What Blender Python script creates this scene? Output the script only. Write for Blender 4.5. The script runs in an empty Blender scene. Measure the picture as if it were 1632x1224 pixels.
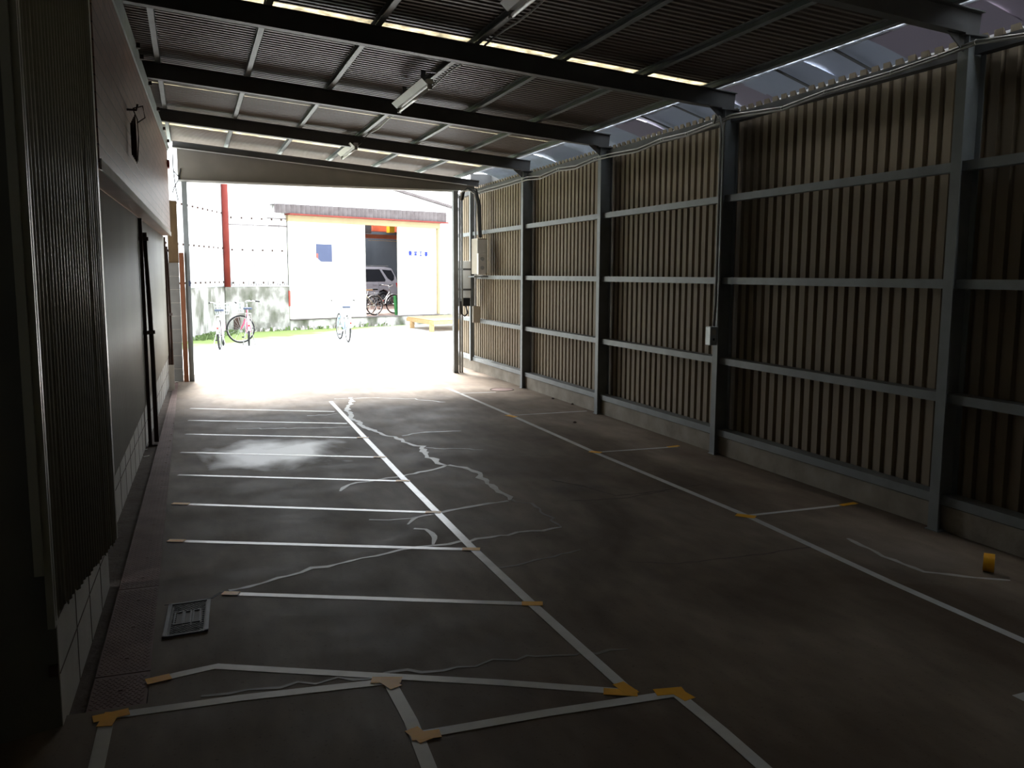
import bpy, math, random
from mathutils import Vector, Matrix
random.seed(7)
V = Vector
SC = bpy.context.scene
COL = SC.collection
PI = math.pi

# ------------------------------------------------------------------ camera
F, CX, CY, H = 1400.0, 816.0, 612.0, 1.65
YAW, PITCH, ROLL = math.radians(20.079), math.radians(7.12), math.radians(0.235)
fw = V((math.sin(YAW)*math.cos(PITCH), math.cos(YAW)*math.cos(PITCH), -math.sin(PITCH)))
rt0 = V((math.cos(YAW), -math.sin(YAW), 0)); up0 = rt0.cross(fw)
rt = rt0*math.cos(ROLL) + up0*math.sin(ROLL)
up = -rt0*math.sin(ROLL) + up0*math.cos(ROLL)
cam = bpy.data.objects.new('camera', bpy.data.cameras.new('camera')); COL.objects.link(cam)
cam.data.sensor_width = 36; cam.data.lens = F*36/1632; cam.data.clip_end = 300
m = Matrix((rt, up, -fw)).transposed().to_4x4(); m.translation = V((0, 0, H)); cam.matrix_world = m
SC.camera = cam
EYE = V((0, 0, H))

# ------------------------------------------------------------------ light and exposure
SC.view_settings.view_transform = 'Standard'; SC.view_settings.look = 'None'
SC.view_settings.gamma = 1; SC.view_settings.use_curve_mapping = False
SC.view_settings.exposure = 0.0
SC.cycles.use_denoising = True
SC.cycles.max_bounces = 12; SC.cycles.diffuse_bounces = 7; SC.cycles.glossy_bounces = 5
SC.cycles.transparent_max_bounces = 12; SC.cycles.sample_clamp_indirect = 6
w = bpy.data.worlds.new('world'); SC.world = w; w.use_nodes = True
wn = w.node_tree.nodes; wl = w.node_tree.links; bg = wn['Background']
tc = wn.new('ShaderNodeTexCoord'); sx = wn.new('ShaderNodeSeparateXYZ'); wl.new(tc.outputs['Generated'], sx.inputs[0])
cr = wn.new('ShaderNodeValToRGB'); wl.new(sx.outputs['Z'], cr.inputs[0])
cr.color_ramp.elements[0].color = (0.93, 0.96, 1.0, 1); cr.color_ramp.elements[1].color = (0.80, 0.90, 1.0, 1)
wl.new(cr.outputs[0], bg.inputs[0]); bg.inputs[1].default_value = 6.0     # bright overcast sky
sun = bpy.data.objects.new('sun', bpy.data.lights.new('sun', 'SUN')); COL.objects.link(sun)
sun.data.energy = 26.0; sun.data.angle = math.radians(22); sun.data.color = (1.0, 0.97, 0.93)
sun.rotation_euler = (math.radians(-42), 0, math.radians(4))
po = bpy.data.objects.new('doorway_portal', bpy.data.lights.new('doorway_portal', 'AREA')); COL.objects.link(po)
po.data.shape = 'RECTANGLE'; po.data.size = 4.8; po.data.size_y = 3.2; po.data.cycles.is_portal = True
po.location = (2.1, 14.6, 1.6); po.rotation_euler = (math.radians(-90), 0, 0)

def ray(px, py): return fw + rt*((px-CX)/F) - up*((py-CY)/F)
def atz(px, py, z=0.0):
    d = ray(px, py); return EYE + d*((z-H)/d.z)
def atx(px, py, x):
    d = ray(px, py); return EYE + d*(x/d.x)
def aty(px, py, y):
    d = ray(px, py); return EYE + d*(y/d.y)

# ------------------------------------------------------------------ materials
def mat(name, col, rough=.7, metal=0.0, var=None, scale=4.0, amt=.5, bump=0.0, bscale=40.0, stretch=None, spec=None, detail=6):
    mt = bpy.data.materials.new(name); mt.use_nodes = True
    N, L = mt.node_tree.nodes, mt.node_tree.links; b = N['Principled BSDF']
    b.inputs['Roughness'].default_value = rough; b.inputs['Metallic'].default_value = metal
    if spec is None and rough >= .4 and metal == 0: spec = .18
    if spec is not None: b.inputs['Specular IOR Level'].default_value = spec
    b.inputs['Base Color'].default_value = (*col, 1)
    co = N.new('ShaderNodeTexCoord'); mp = N.new('ShaderNodeMapping'); L.new(co.outputs['Object'], mp.inputs[0])
    if stretch: mp.inputs['Scale'].default_value = stretch
    if var is None: var = tuple(c*.8 for c in col)
    n = N.new('ShaderNodeTexNoise'); n.inputs['Scale'].default_value = scale; n.inputs['Detail'].default_value = detail
    L.new(mp.outputs[0], n.inputs['Vector'])
    r = N.new('ShaderNodeValToRGB'); r.color_ramp.elements[0].position = .5-amt/2; r.color_ramp.elements[1].position = .5+amt/2
    r.color_ramp.elements[0].color = (*var, 1); r.color_ramp.elements[1].color = (*col, 1)
    L.new(n.outputs[0], r.inputs[0]); L.new(r.outputs[0], b.inputs['Base Color'])
    if bump:
        n2 = N.new('ShaderNodeTexNoise'); n2.inputs['Scale'].default_value = bscale; n2.inputs['Detail'].default_value = 4
        L.new(mp.outputs[0], n2.inputs['Vector'])
        bp = N.new('ShaderNodeBump'); bp.inputs['Strength'].default_value = bump; bp.inputs['Distance'].default_value = .01
        L.new(n2.outputs[0], bp.inputs['Height']); L.new(bp.outputs[0], b.inputs['Normal'])
    return mt

M = {}
M['steel'] = mat('grey_painted_steel', (.24, .262, .265), .45, 0, (.18, .19, .19), 6, .6, .1, 60)
M['steel_dark'] = mat('dark_painted_steel', (.10, .10, .10), .55, 0, (.07, .07, .068), 5)
M['beam'] = mat('dark_grey_beam_paint', (.15, .15, .15), .5, 0, (.11, .11, .105), 5)
M['fascia'] = mat('taupe_fascia_sheet', (.26, .24, .21), .6, 0, (.21, .195, .17), 3)
M['sheet'] = mat('tan_wall_sheet', (.26, .213, .15), .7, 0, (.20, .155, .105), 2.2, .7, 0, 40, (1, 1, .35))
M['deck'] = mat('brown_roof_deck', (.20, .175, .155), .45, 0, (.15, .12, .10), 2, .7)
M['curb'] = mat('rough_concrete_curb', (.34, .31, .26), .9, 0, (.19, .165, .13), 5, .6, .5, 25)
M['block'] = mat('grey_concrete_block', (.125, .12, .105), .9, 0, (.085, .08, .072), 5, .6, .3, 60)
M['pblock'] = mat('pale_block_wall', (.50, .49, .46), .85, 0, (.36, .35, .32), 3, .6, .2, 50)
M['clad'] = mat('olive_grey_cladding', (.25, .25, .19), .33, 0, (.17, .17, .13), 2, .7, 0, 40, (1, 1, .25))
M['endwall'] = mat('dark_green_end_wall', (.13, .13, .105), .7, 0, (.09, .09, .075), 3)
M['clad2'] = mat('pale_green_siding', (.34, .345, .29), .5, 0, (.25, .25, .205), 2, .7, 0, 40, (1, 1, .3))
M['flash'] = mat('pale_green_flashing', (.36, .42, .40), .5, 0, (.28, .32, .31), 5)
M['rust'] = mat('rusty_dark_steel', (.07, .04, .03), .7, 0, (.03, .02, .018), 12, .6, .3, 80)
M['plate'] = mat('rusty_floor_plate', (.23, .155, .14), .6, 0, (.13, .08, .07), 5, .7)
M['soil'] = mat('dusty_gutter_concrete', (.15, .125, .11), .95, 0, (.09, .07, .06), 8, .6, .6, 30)
M['tape'] = mat('white_floor_tape', (.66, .67, .66), .27, 0, (.50, .505, .495), 9, .6)
M['ytape'] = mat('yellow_tape', (.88, .46, .03), .4, 0, (.74, .35, .02), 12, .6)
M['crack'] = mat('pale_crack_filler', (.46, .45, .42), .42, 0, (.30, .29, .27), 14, .6)
M['crack2'] = mat('faint_crack_filler', (.20, .19, .17), .45, 0, (.13, .12, .105), 10, .6)
M['galv'] = mat('galvanised_metal', (.42, .45, .47), .4, .3, (.3, .32, .33), 8)
M['white'] = mat('white_enamel', (.72, .72, .70), .4, 0, (.62, .62, .6), 6)
M['tube'] = mat('white_glass_tube', (.85, .85, .83), .2, 0, (.8, .8, .78), 4)
M['beige'] = mat('beige_enamel_box', (.50, .46, .38), .5, 0, (.42, .38, .31), 5)
M['black'] = mat('black_rubber', (.02, .02, .022), .6, 0, (.012, .012, .012), 8)
M['cable'] = mat('grey_cable_sheath', (.30, .29, .27), .5, 0, (.2, .2, .19), 10)
M['wood'] = mat('weathered_wood', (.50, .34, .17), .8, 0, (.34, .21, .10), 4, .6, .2, 30, (6, 6, 1))
M['ply'] = mat('stained_plywood', (.09, .055, .022), .75, 0, (.04, .025, .012), 3, .6, .2, 30, (3, 3, .8))
M['rwood'] = mat('red_brown_timber', (.15, .055, .025), .75, 0, (.12, .045, .02), 4, .6, .2, 30, (6, 6, 1))
M['wht_sheet'] = mat('white_outdoor_sheet', (.74, .74, .74), .6, 0, (.62, .62, .62), 1.2, .6)
M['wht_door'] = mat('cream_white_door', (.80, .78, .68), .6, 0, (.72, .70, .60), 1, .6)
M['redpole'] = mat('red_oxide_paint', (.20, .035, .025), .5, 0, (.14, .022, .018), 3)
M['cream'] = mat('cream_painted_beam', (.36, .29, .17), .6, 0, (.29, .23, .13), 3)
M['awn'] = mat('rusty_grey_corrugated', (.15, .135, .135), .6, 0, (.085, .07, .07), 5, .6)
M['blue'] = mat('blue_sign_paint', (.065, .08, .14), .6, 0, (.055, .068, .12), 3)
M['bluech'] = mat('blue_letter_paint', (.03, .05, .30), .6)
M['redp'] = mat('red_paper', (.55, .10, .08), .7)
M['green'] = mat('green_painted_post', (.10, .45, .14), .5)
M['chrome'] = mat('chrome', (.6, .6, .6), .2, .9)
M['silverpaint'] = mat('silver_car_paint', (.40, .37, .39), .22, .3, (.30, .28, .30), 2)
M['glass'] = mat('dark_tinted_glass', (.015, .015, .018), .08, 0)
M['redlamp'] = mat('red_lamp_lens', (.5, .03, .02), .2)
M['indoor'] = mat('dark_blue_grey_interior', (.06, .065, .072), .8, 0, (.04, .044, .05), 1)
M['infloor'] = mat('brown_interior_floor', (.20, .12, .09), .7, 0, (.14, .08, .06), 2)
M['orange'] = mat('orange_red_machine', (.60, .13, .06), .6, 0, (.4, .08, .04), 3)
M['crane'] = mat('dull_red_girder', (.30, .11, .10), .6, 0, (.22, .08, .07), 3)
M['yellow'] = mat('yellow_paint', (.75, .50, .03), .5)
M['iron'] = mat('cast_iron_cover', (.085, .09, .105), .5, .3, (.05, .055, .065), 12)
M['moss'] = mat('weed_leaves', (.16, .22, .09), .8, 0, (.12, .17, .07), 8)
M['leafw'] = mat('pale_dry_leaves', (.62, .55, .55), .8)
M['bred'] = mat('red_bicycle_paint', (.50, .06, .14), .35)
M['bpink'] = mat('pale_pink_bicycle_paint', (.62, .42, .50), .35)
M['bblue'] = mat('pale_blue_bicycle_paint', (.22, .38, .62), .35)
M['bgrey'] = mat('pewter_bicycle_paint', (.30, .28, .28), .35, .4)
M['bcream'] = mat('cream_bicycle_paint', (.55, .50, .38), .35)
M['saddle'] = mat('slate_saddle_vinyl', (.06, .075, .11), .6)
M['brownsad'] = mat('tan_saddle_leather', (.35, .20, .10), .6)
M['paper'] = mat('white_paper', (.75, .75, .75), .8)

def floor_mat():
    mt = bpy.data.materials.new('worn_garage_concrete'); mt.use_nodes = True
    N, L = mt.node_tree.nodes, mt.node_tree.links; b = N['Principled BSDF']
    co = N.new('ShaderNodeTexCoord')
    def noise(s, d=6, st=None, dist=0):
        n = N.new('ShaderNodeTexNoise'); n.inputs['Scale'].default_value = s; n.inputs['Detail'].default_value = d
        n.inputs['Distortion'].default_value = dist
        if st:
            mp = N.new('ShaderNodeMapping'); mp.inputs['Scale'].default_value = st
            L.new(co.outputs['Object'], mp.inputs[0]); L.new(mp.outputs[0], n.inputs['Vector'])
        else: L.new(co.outputs['Object'], n.inputs['Vector'])
        return n
    def ramp(src, a, bb, ca, cb):
        r = N.new('ShaderNodeValToRGB'); r.color_ramp.elements[0].position = a; r.color_ramp.elements[1].position = bb
        r.color_ramp.elements[0].color = (*ca, 1); r.color_ramp.elements[1].color = (*cb, 1)
        L.new(src, r.inputs[0]); return r
    def mix(kind, fac, a, bb):
        x = N.new('ShaderNodeMix'); x.data_type = 'RGBA'; x.blend_type = kind
        if isinstance(fac, float): x.inputs[0].default_value = fac
        else: L.new(fac, x.inputs[0])
        L.new(a, x.inputs[6])
        if isinstance(bb, tuple): x.inputs[7].default_value = (*bb, 1)
        else: L.new(bb, x.inputs[7])
        return x.outputs[2]
    base = ramp(noise(.9, 9, (1, .55, 1), .9).outputs[0], .38, .64, (.110, .082, .060), (.21, .170, .132)).outputs[0]
    fine = ramp(noise(9, 8, (1, .35, 1)).outputs[0], .3, .7, (.80, .80, .80), (1.08, 1.08, 1.08)).outputs[0]
    c = mix('MULTIPLY', 1.0, base, fine)
    pit = ramp(noise(60, 2).outputs[0], .30, .36, (.62, .60, .58), (1, 1, 1)).outputs[0]
    c = mix('MULTIPLY', .6, c, pit)
    # chalky spill with its own outline, beside the tape lines; pale residue near the right hand wall
    def blob(cx_, cy_, rx, ry, a, bb, ns, amp):
        mp = N.new('ShaderNodeMapping'); L.new(co.outputs['Object'], mp.inputs[0])
        mp.inputs['Location'].default_value = (-cx_/rx, -cy_/ry, 0); mp.inputs['Scale'].default_value = (1/rx, 1/ry, 0)
        ln = N.new('ShaderNodeVectorMath'); ln.operation = 'LENGTH'; L.new(mp.outputs[0], ln.inputs[0])
        n = noise(ns, 6, (1, .6, 1), .4)
        ad = N.new('ShaderNodeMath'); ad.operation = 'MULTIPLY_ADD'; L.new(n.outputs[0], ad.inputs[0]); ad.inputs[1].default_value = amp
        L.new(ln.outputs['Value'], ad.inputs[2])
        hf = N.new('ShaderNodeMath'); hf.operation = 'MULTIPLY'; hf.inputs[1].default_value = .4; L.new(ad.outputs[0], hf.inputs[0])
        return ramp(hf.outputs[0], a*.4, bb*.4, (1, 1, 1), (0, 0, 0)).outputs[0]
    spill = blob(.68, 8.25, .80, .85, 1.0, 1.55, 2.6, 1.3)
    c = mix('MIX', spill, c, (.66, .67, .68))
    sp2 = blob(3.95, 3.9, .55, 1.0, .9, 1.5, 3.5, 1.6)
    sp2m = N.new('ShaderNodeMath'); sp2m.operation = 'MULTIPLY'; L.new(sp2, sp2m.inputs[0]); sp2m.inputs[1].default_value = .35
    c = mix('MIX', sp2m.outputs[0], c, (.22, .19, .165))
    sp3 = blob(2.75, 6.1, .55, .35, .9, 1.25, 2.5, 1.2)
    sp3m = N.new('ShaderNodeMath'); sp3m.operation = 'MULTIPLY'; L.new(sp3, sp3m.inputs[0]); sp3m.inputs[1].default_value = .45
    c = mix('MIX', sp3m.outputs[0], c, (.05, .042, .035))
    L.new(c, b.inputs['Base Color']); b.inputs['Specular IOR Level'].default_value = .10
    rr = ramp(noise(2.5, 6).outputs[0], .3, .7, (.55, .55, .55), (.72, .72, .72)).outputs[0]
    rs = mix('MIX', spill, rr, (.40, .40, .40)); L.new(rs, b.inputs['Roughness'])
    sm = mix('MIX', spill, ramp(noise(1.0).outputs[0], 0, 1, (.10, .10, .10), (.10, .10, .10)).outputs[0], (.5, .5, .5)); L.new(sm, b.inputs['Specular IOR Level'])
    bp = N.new('ShaderNodeBump'); bp.inputs['Strength'].default_value = .15; bp.inputs['Distance'].default_value = .004
    L.new(noise(35, 5).outputs[0], bp.inputs['Height']); L.new(bp.outputs[0], b.inputs['Normal'])
    return mt
M['floor'] = floor_mat()

def ground_mat():
    mt = bpy.data.materials.new('pale_yard_concrete_with_moss'); mt.use_nodes = True
    N, L = mt.node_tree.nodes, mt.node_tree.links; b = N['Principled BSDF']; b.inputs['Roughness'].default_value = .85
    co = N.new('ShaderNodeTexCoord'); sp = N.new('ShaderNodeSeparateXYZ'); L.new(co.outputs['Object'], sp.inputs[0])
    def mth(op, a, bb):
        x = N.new('ShaderNodeMath'); x.operation = op
        for i, v in enumerate((a, bb)):
            if isinstance(v, (int, float)): x.inputs[i].default_value = v
            else: L.new(v, x.inputs[i])
        return x.outputs[0]
    n = N.new('ShaderNodeTexNoise'); n.inputs['Scale'].default_value = .9; n.inputs['Detail'].default_value = 8; L.new(co.outputs['Object'], n.inputs['Vector'])
    # moss grows in the wet strip along the foot of the yard walls and thins out to the right
    d = mth('SUBTRACT', sp.outputs['Y'], mth('ADD', mth('MULTIPLY', sp.outputs['X'], 1.1), 19.6))
    d = mth('MULTIPLY', d, .45)
    d = mth('ADD', d, mth('MULTIPLY', mth('SUBTRACT', n.outputs[0], .5), 2.2))
    r = N.new('ShaderNodeValToRGB'); L.new(d, r.inputs[0]); r.color_ramp.elements[0].position = .1; r.color_ramp.elements[1].position = .9
    r.color_ramp.elements[0].color = (0, 0, 0, 1); r.color_ramp.elements[1].color = (1, 1, 1, 1)
    x = N.new('ShaderNodeMix'); x.data_type = 'RGBA'; L.new(r.outputs[0], x.inputs[0])
    x.inputs[6].default_value = (.58, .58, .56, 1); x.inputs[7].default_value = (.20, .27, .07, 1)
    L.new(x.outputs[2], b.inputs['Base Color']); return mt
M['ground'] = ground_mat()

def stained_wall_mat():
    mt = bpy.data.materials.new('mossy_stained_yard_wall'); mt.use_nodes = True
    N, L = mt.node_tree.nodes, mt.node_tree.links; b = N['Principled BSDF']; b.inputs['Roughness'].default_value = .9
    co = N.new('ShaderNodeTexCoord'); mp = N.new('ShaderNodeMapping'); L.new(co.outputs['Object'], mp.inputs[0]); mp.inputs['Scale'].default_value = (1, 1, .6)
    n = N.new('ShaderNodeTexNoise'); n.inputs['Scale'].default_value = 2.3; n.inputs['Detail'].default_value = 8; L.new(mp.outputs[0], n.inputs['Vector'])
    r = N.new('ShaderNodeValToRGB'); L.new(n.outputs[0], r.inputs[0]); e = r.color_ramp.elements
    e[0].position = .30; e[0].color = (.07, .08, .048, 1); e[1].position = .58; e[1].color = (.46, .45, .43, 1)
    k = e.new(.43); k.color = (.17, .165, .145, 1)
    L.new(r.outputs[0], b.inputs['Base Color']); return mt
M['stained'] = stained_wall_mat()

def tile_mat():
    mt = bpy.data.materials.new('brown_tile_siding'); mt.use_nodes = True
    N, L = mt.node_tree.nodes, mt.node_tree.links; b = N['Principled BSDF']; b.inputs['Roughness'].default_value = .42; b.inputs['Specular IOR Level'].default_value = .12
    co = N.new('ShaderNodeTexCoord'); sp = N.new('ShaderNodeSeparateXYZ'); L.new(co.outputs['Object'], sp.inputs[0])
    cb = N.new('ShaderNodeCombineXYZ'); L.new(sp.outputs['Y'], cb.inputs[0]); L.new(sp.outputs['Z'], cb.inputs[1])
    br = N.new('ShaderNodeTexBrick'); L.new(cb.outputs[0], br.inputs['Vector'])
    br.inputs['Scale'].default_value = 1.0; br.inputs['Brick Width'].default_value = .30; br.inputs['Row Height'].default_value = .085
    br.inputs['Mortar Size'].default_value = .004; br.offset = .5
    br.inputs['Color1'].default_value = (.23, .14, .105, 1); br.inputs['Color2'].default_value = (.18, .108, .08, 1); br.inputs['Mortar'].default_value = (.06, .045, .04, 1)
    L.new(br.outputs['Color'], b.inputs['Base Color'])
    bp = N.new('ShaderNodeBump'); bp.inputs['Strength'].default_value = .6; bp.inputs['Distance'].default_value = .006; bp.invert = True
    L.new(br.outputs['Fac'], bp.inputs['Height']); L.new(bp.outputs[0], b.inputs['Normal'])
    return mt
M['tile'] = tile_mat()

def trans_mat(name, col, transl, rough=.6):
    mt = bpy.data.materials.new(name); mt.use_nodes = True
    N, L = mt.node_tree.nodes, mt.node_tree.links; b = N['Principled BSDF']; out = N['Material Output']
    b.inputs['Base Color'].default_value = (*col, 1); b.inputs['Roughness'].default_value = rough
    t = N.new('ShaderNodeBsdfTranslucent')
    n = N.new('ShaderNodeTexNoise'); n.inputs['Scale'].default_value = 9; n.inputs['Detail'].default_value = 6
    co = N.new('ShaderNodeTexCoord'); L.new(co.outputs['Object'], n.inputs['Vector'])
    r = N.new('ShaderNodeValToRGB'); L.new(n.outputs[0], r.inputs[0])
    r.color_ramp.elements[0].position = .35; r.color_ramp.elements[1].position = .6
    r.color_ramp.elements[0].color = (*[c*.45 for c in col], 1); r.color_ramp.elements[1].color = (*col, 1)
    L.new(r.outputs[0], t.inputs[0])
    x = N.new('ShaderNodeMixShader'); x.inputs[0].default_value = transl
    L.new(b.outputs[0], x.inputs[1]); L.new(t.outputs[0], x.inputs[2]); L.new(x.outputs[0], out.inputs[0]); return mt
M['skystrip'] = trans_mat('yellowed_translucent_strip', (.85, .80, .66), .45)
M['eave1'] = trans_mat('blue_grey_translucent_eave_sheet', (.30, .34, .42), .04, .3)
M['eave2'] = trans_mat('dark_translucent_eave_sheet', (.22, .19, .24), .008, .35)  # darker, nearly opaque version of the eave sheet
M['eave3'] = trans_mat('pale_translucent_eave_sheet', (.40, .44, .50), .22, .3)

M['eave4'] = trans_mat('sky_gap_translucent', (.85, .88, .92), .30, .3)  # pale stand-in for the sky gap at the eave
# ------------------------------------------------------------------ mesh builder
class MB:
    def __init__(s): s.v = []; s.f = []
    def add(s, vs, fs):
        o = len(s.v); s.v += [tuple(p) for p in vs]; s.f += [tuple(i+o for i in f) for f in fs]
    def box(s, x0, x1, y0, y1, z0, z1):
        s.add([(x0,y0,z0),(x1,y0,z0),(x1,y1,z0),(x0,y1,z0),(x0,y0,z1),(x1,y0,z1),(x1,y1,z1),(x0,y1,z1)],
              [(0,3,2,1),(4,5,6,7),(0,1,5,4),(1,2,6,5),(2,3,7,6),(3,0,4,7)]); return s
    def bar(s, p, q, w_, h_, upv=(0,0,1)):
        p, q = V(p), V(q); d = (q-p).normalized(); u = V(upv); sd = d.cross(u)
        if sd.length < 1e-4: sd = d.cross(V((1,0,0)))
        sd.normalize(); u = sd.cross(d).normalized(); sd = sd*w_/2; u = u*h_/2
        vs = [p-sd-u, p+sd-u, p+sd+u, p-sd+u, q-sd-u, q+sd-u, q+sd+u, q-sd+u]
        s.add(vs, [(0,1,2,3),(7,6,5,4),(0,4,5,1),(1,5,6,2),(2,6,7,3),(3,7,4,0)]); return s
    def prism(s, pts, off):
        n = len(pts); off = V(off); vs = [V(p) for p in pts]+[V(p)+off for p in pts]
        s.add(vs, [tuple(range(n-1,-1,-1)), tuple(range(n, 2*n))]+[(i,(i+1)%n,n+(i+1)%n,n+i) for i in range(n)]); return s
    def tube(s, pts, r, n=8):
        pts = [V(p) for p in pts]; rings = []
        for i, p in enumerate(pts):
            d = (pts[min(i+1,len(pts)-1)]-pts[max(i-1,0)]).normalized()
            a = d.cross(V((0,0,1)));
            if a.length < .05: a = d.cross(V((1,0,0)))
            a.normalize(); b_ = d.cross(a).normalized()
            rr = r[i] if isinstance(r, (list, tuple)) else r
            rings.append([p+(a*math.cos(2*PI*k/n)+b_*math.sin(2*PI*k/n))*rr for k in range(n)])
        vs = [q for rg in rings for q in rg]; fs = []
        for i in range(len(pts)-1):
            for k in range(n): fs.append((i*n+k, i*n+(k+1)%n, (i+1)*n+(k+1)%n, (i+1)*n+k))
        fs += [tuple(range(n-1,-1,-1)), tuple((len(pts)-1)*n+k for k in range(n))]
        s.add(vs, fs); return s
    def torus(s, c, ax, R_, r, n=32, k=8, a0=0, a1=2*PI):
        c, ax = V(c), V(ax).normalized(); u = ax.cross(V((0,0,1)))
        if u.length < .05: u = ax.cross(V((1,0,0)))
        u.normalize(); v_ = ax.cross(u); full = abs(a1-a0-2*PI) < 1e-6; m_ = n if full else n+1; vs = []
        for i in range(m_):
            t = a0+(a1-a0)*i/n; d = u*math.cos(t)+v_*math.sin(t)
            for j in range(k):
                q = 2*PI*j/k; vs.append(c+d*(R_+r*math.cos(q))+ax*(r*math.sin(q)))
        fs = []
        for i in range(n if full else n):
            i2 = (i+1) % m_
            if not full and i+1 >= m_: break
            for j in range(k): fs.append((i*k+j, i2*k+j, i2*k+(j+1)%k, i*k+(j+1)%k))
        s.add(vs, fs); return s
    def ribbon(s, pts, w_, th=.0015, z=0.0):
        P = [V((p[0], p[1], 0)) for p in pts]; L_, R_ = [], []
        for i, p in enumerate(P):
            a = P[max(i-1,0)]; b_ = P[min(i+1,len(P)-1)]; d = (b_-a).normalized(); nn = V((-d.y, d.x, 0))
            ww = (w_[i] if isinstance(w_, (list, tuple)) else w_)/2
            L_.append(p+nn*ww); R_.append(p-nn*ww)
        n = len(P)
        vs = [V((q.x,q.y,z)) for q in L_+R_]+[V((q.x,q.y,z+th)) for q in L_+R_]; fs = []
        for i in range(n-1):
            fs += [(2*n+i, 3*n+i, 3*n+i+1, 2*n+i+1), (i, i+1, n+i+1, n+i), (i, 2*n+i, 2*n+i+1, i+1), (n+i, n+i+1, 3*n+i+1, 3*n+i)]
        fs += [(0, n, 3*n, 2*n), (n-1, 3*n-1, 4*n-1, 2*n-1)]
        s.add(vs, fs); return s
    def sheet(s, o, u, n, prof, lo, hi, th=.0015):
        """corrugated sheet: prof = [(along u, out along n)], lo(t)/hi(t) give both ends for the position t along u"""
        o, u, n = V(o), V(u), V(n); vs = []
        for (a, d) in prof:
            for k in (0, th): vs += [o+u*a+n*(d-k)+lo(a), o+u*a+n*(d-k)+hi(a)]
        m_ = len(prof); fs = []
        for i in range(m_-1):
            a = i*4; b_ = a+4
            fs += [(a, b_, b_+1, a+1), (a+2, a+3, b_+3, b_+2), (a, a+2, b_+2, b_), (a+1, b_+1, b_+3, a+3)]
        fs += [(0, 1, 3, 2), ((m_-1)*4, (m_-1)*4+2, (m_-1)*4+3, (m_-1)*4+1)]
        s.add(vs, fs); return s
    def build(s, name, mt, parent=None, smooth=False, bevel=0.0, **tags):
        me = bpy.data.meshes.new(name); me.from_pydata(s.v, [], s.f); me.validate(); me.update()
        o = bpy.data.objects.new(name, me); COL.objects.link(o)
        o.data.materials.append(M[mt] if isinstance(mt, str) else mt)
        if parent: o.parent = parent
        if smooth:
            for p in me.polygons: p.use_smooth = True
        if bevel:
            b_ = o.modifiers.new('bevel', 'BEVEL'); b_.width = bevel; b_.segments = 2; b_.limit_method = 'ANGLE'
        tag(o, **tags); return o

def tag(o, label=None, cat=None, group=None, kind=None):
    if label: o['label'] = label
    if cat: o['category'] = cat
    if group: o['group'] = group
    if kind: o['kind'] = kind
    return o
def empty(name, loc=(0,0,0), rz=0, **tags):
    o = bpy.data.objects.new(name, None); COL.objects.link(o); o.location = loc; o.rotation_euler = (0,0,rz); o.empty_display_size = .1
    return tag(o, **tags)
def hprofile_x(p, q, hgt, wid, tf=.008, tw=.006):
    """I-section along X..: p,q = bottom centre line; flange width along Y, height along Z"""
    b = MB(); p, q = V(p), V(q)
    for dz in (tf/2, hgt-tf/2): b.bar(p+V((0,0,dz)), q+V((0,0,dz)), wid, tf)
    b.bar(p+V((0,0,hgt/2)), q+V((0,0,hgt/2)), tw, hgt-2*tf); return b

# ================================================================== the garage shell
Y0, YD = -2.5, 14.3                         # rear wall, doorway line
def wx(y): return -.49 + .021*(y-3.5)       # face of the left hand building, turned a degree from the garage
def zb(x): return 3.48-.082*x               # underside of the sloping roof beams
BEAMS = [1.7, 4.3, 6.9, 9.4, 11.93]
COLS = [(1.7, 'nearest'), (4.3, 'fourth'), (6.9, 'third'), (9.4, 'second'), (11.93, 'first')]

fl = MB().box(-.215+.0, 4.62, Y0, 15.2, -.15, 0).build('floor', 'floor', kind='structure')
fl2 = MB(); fl2.box(-3.2, -.215, Y0, 3.50, -.15, 0); fl2.build('floor_apron', 'floor', fl)
MB().box(-.75, -.215, 3.50, 15.2, -.15, -.022).build('gutter_bed', 'soil', fl)

# repaired cracks in the slab
def crack(pts, wd, m_, jit=.024, seg=.065):
    P = [atz(*p) for p in pts]; out = []; W = []
    for a, b_ in zip(P, P[1:]):
        n = max(1, int((b_-a).length/seg))
        for i in range(n):
            t = i/n; q = a.lerp(b_, t); out.append(V((q.x+random.uniform(-jit, jit), q.y+random.uniform(-jit, jit), 0))); W.append(wd*random.uniform(.55, 1.35))
    out.append(P[-1]); W.append(wd*.4)
    b = MB().ribbon(out, W, .0012); return b.build('crack_filler', m_, fl)
crack([(560,633),(562,640),(552,650),(560,665),(585,683),(615,693),(640,700),(650,708),(672,712),(676,724),(700,738),(712,742)], .055, 'crack')
crack([(712,742),(740,746),(760,754),(775,770),(787,780),(806,787),(812,797)], .05, 'crack')
crack([(712,742),(680,750),(650,757),(615,763),(570,770),(553,774),(542,783)], .035, 'crack')
crack([(812,797),(780,803),(735,812),(700,818),(660,823),(650,836)], .035, 'crack')
crack([(812,797),(850,803),(872,820),(895,840)], .02, 'crack2')
crack([(590,827),(640,828),(680,820)], .02, 'crack')
crack([(657,843),(680,845),(692,860),(690,868)], .04, 'crack')
crack([(360,943),(400,933),(440,923),(480,911),(560,894),(620,880),(680,870),(760,860),(830,849),(895,840)], .03, 'crack')
crack([(780,905),(820,900),(870,890),(925,876)], .022, 'crack2')
crack([(640,695),(670,690),(690,688),(735,687)], .03, 'crack')
crack([(676,714),(720,715),(770,717)], .022, 'crack')
crack([(530,636),(600,634),(660,636),(710,641)], .03, 'crack')
crack([(380,683),(440,683),(500,682),(560,680)], .022, 'crack')
crack([(490,663),(520,661),(545,658)], .022, 'crack')
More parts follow.
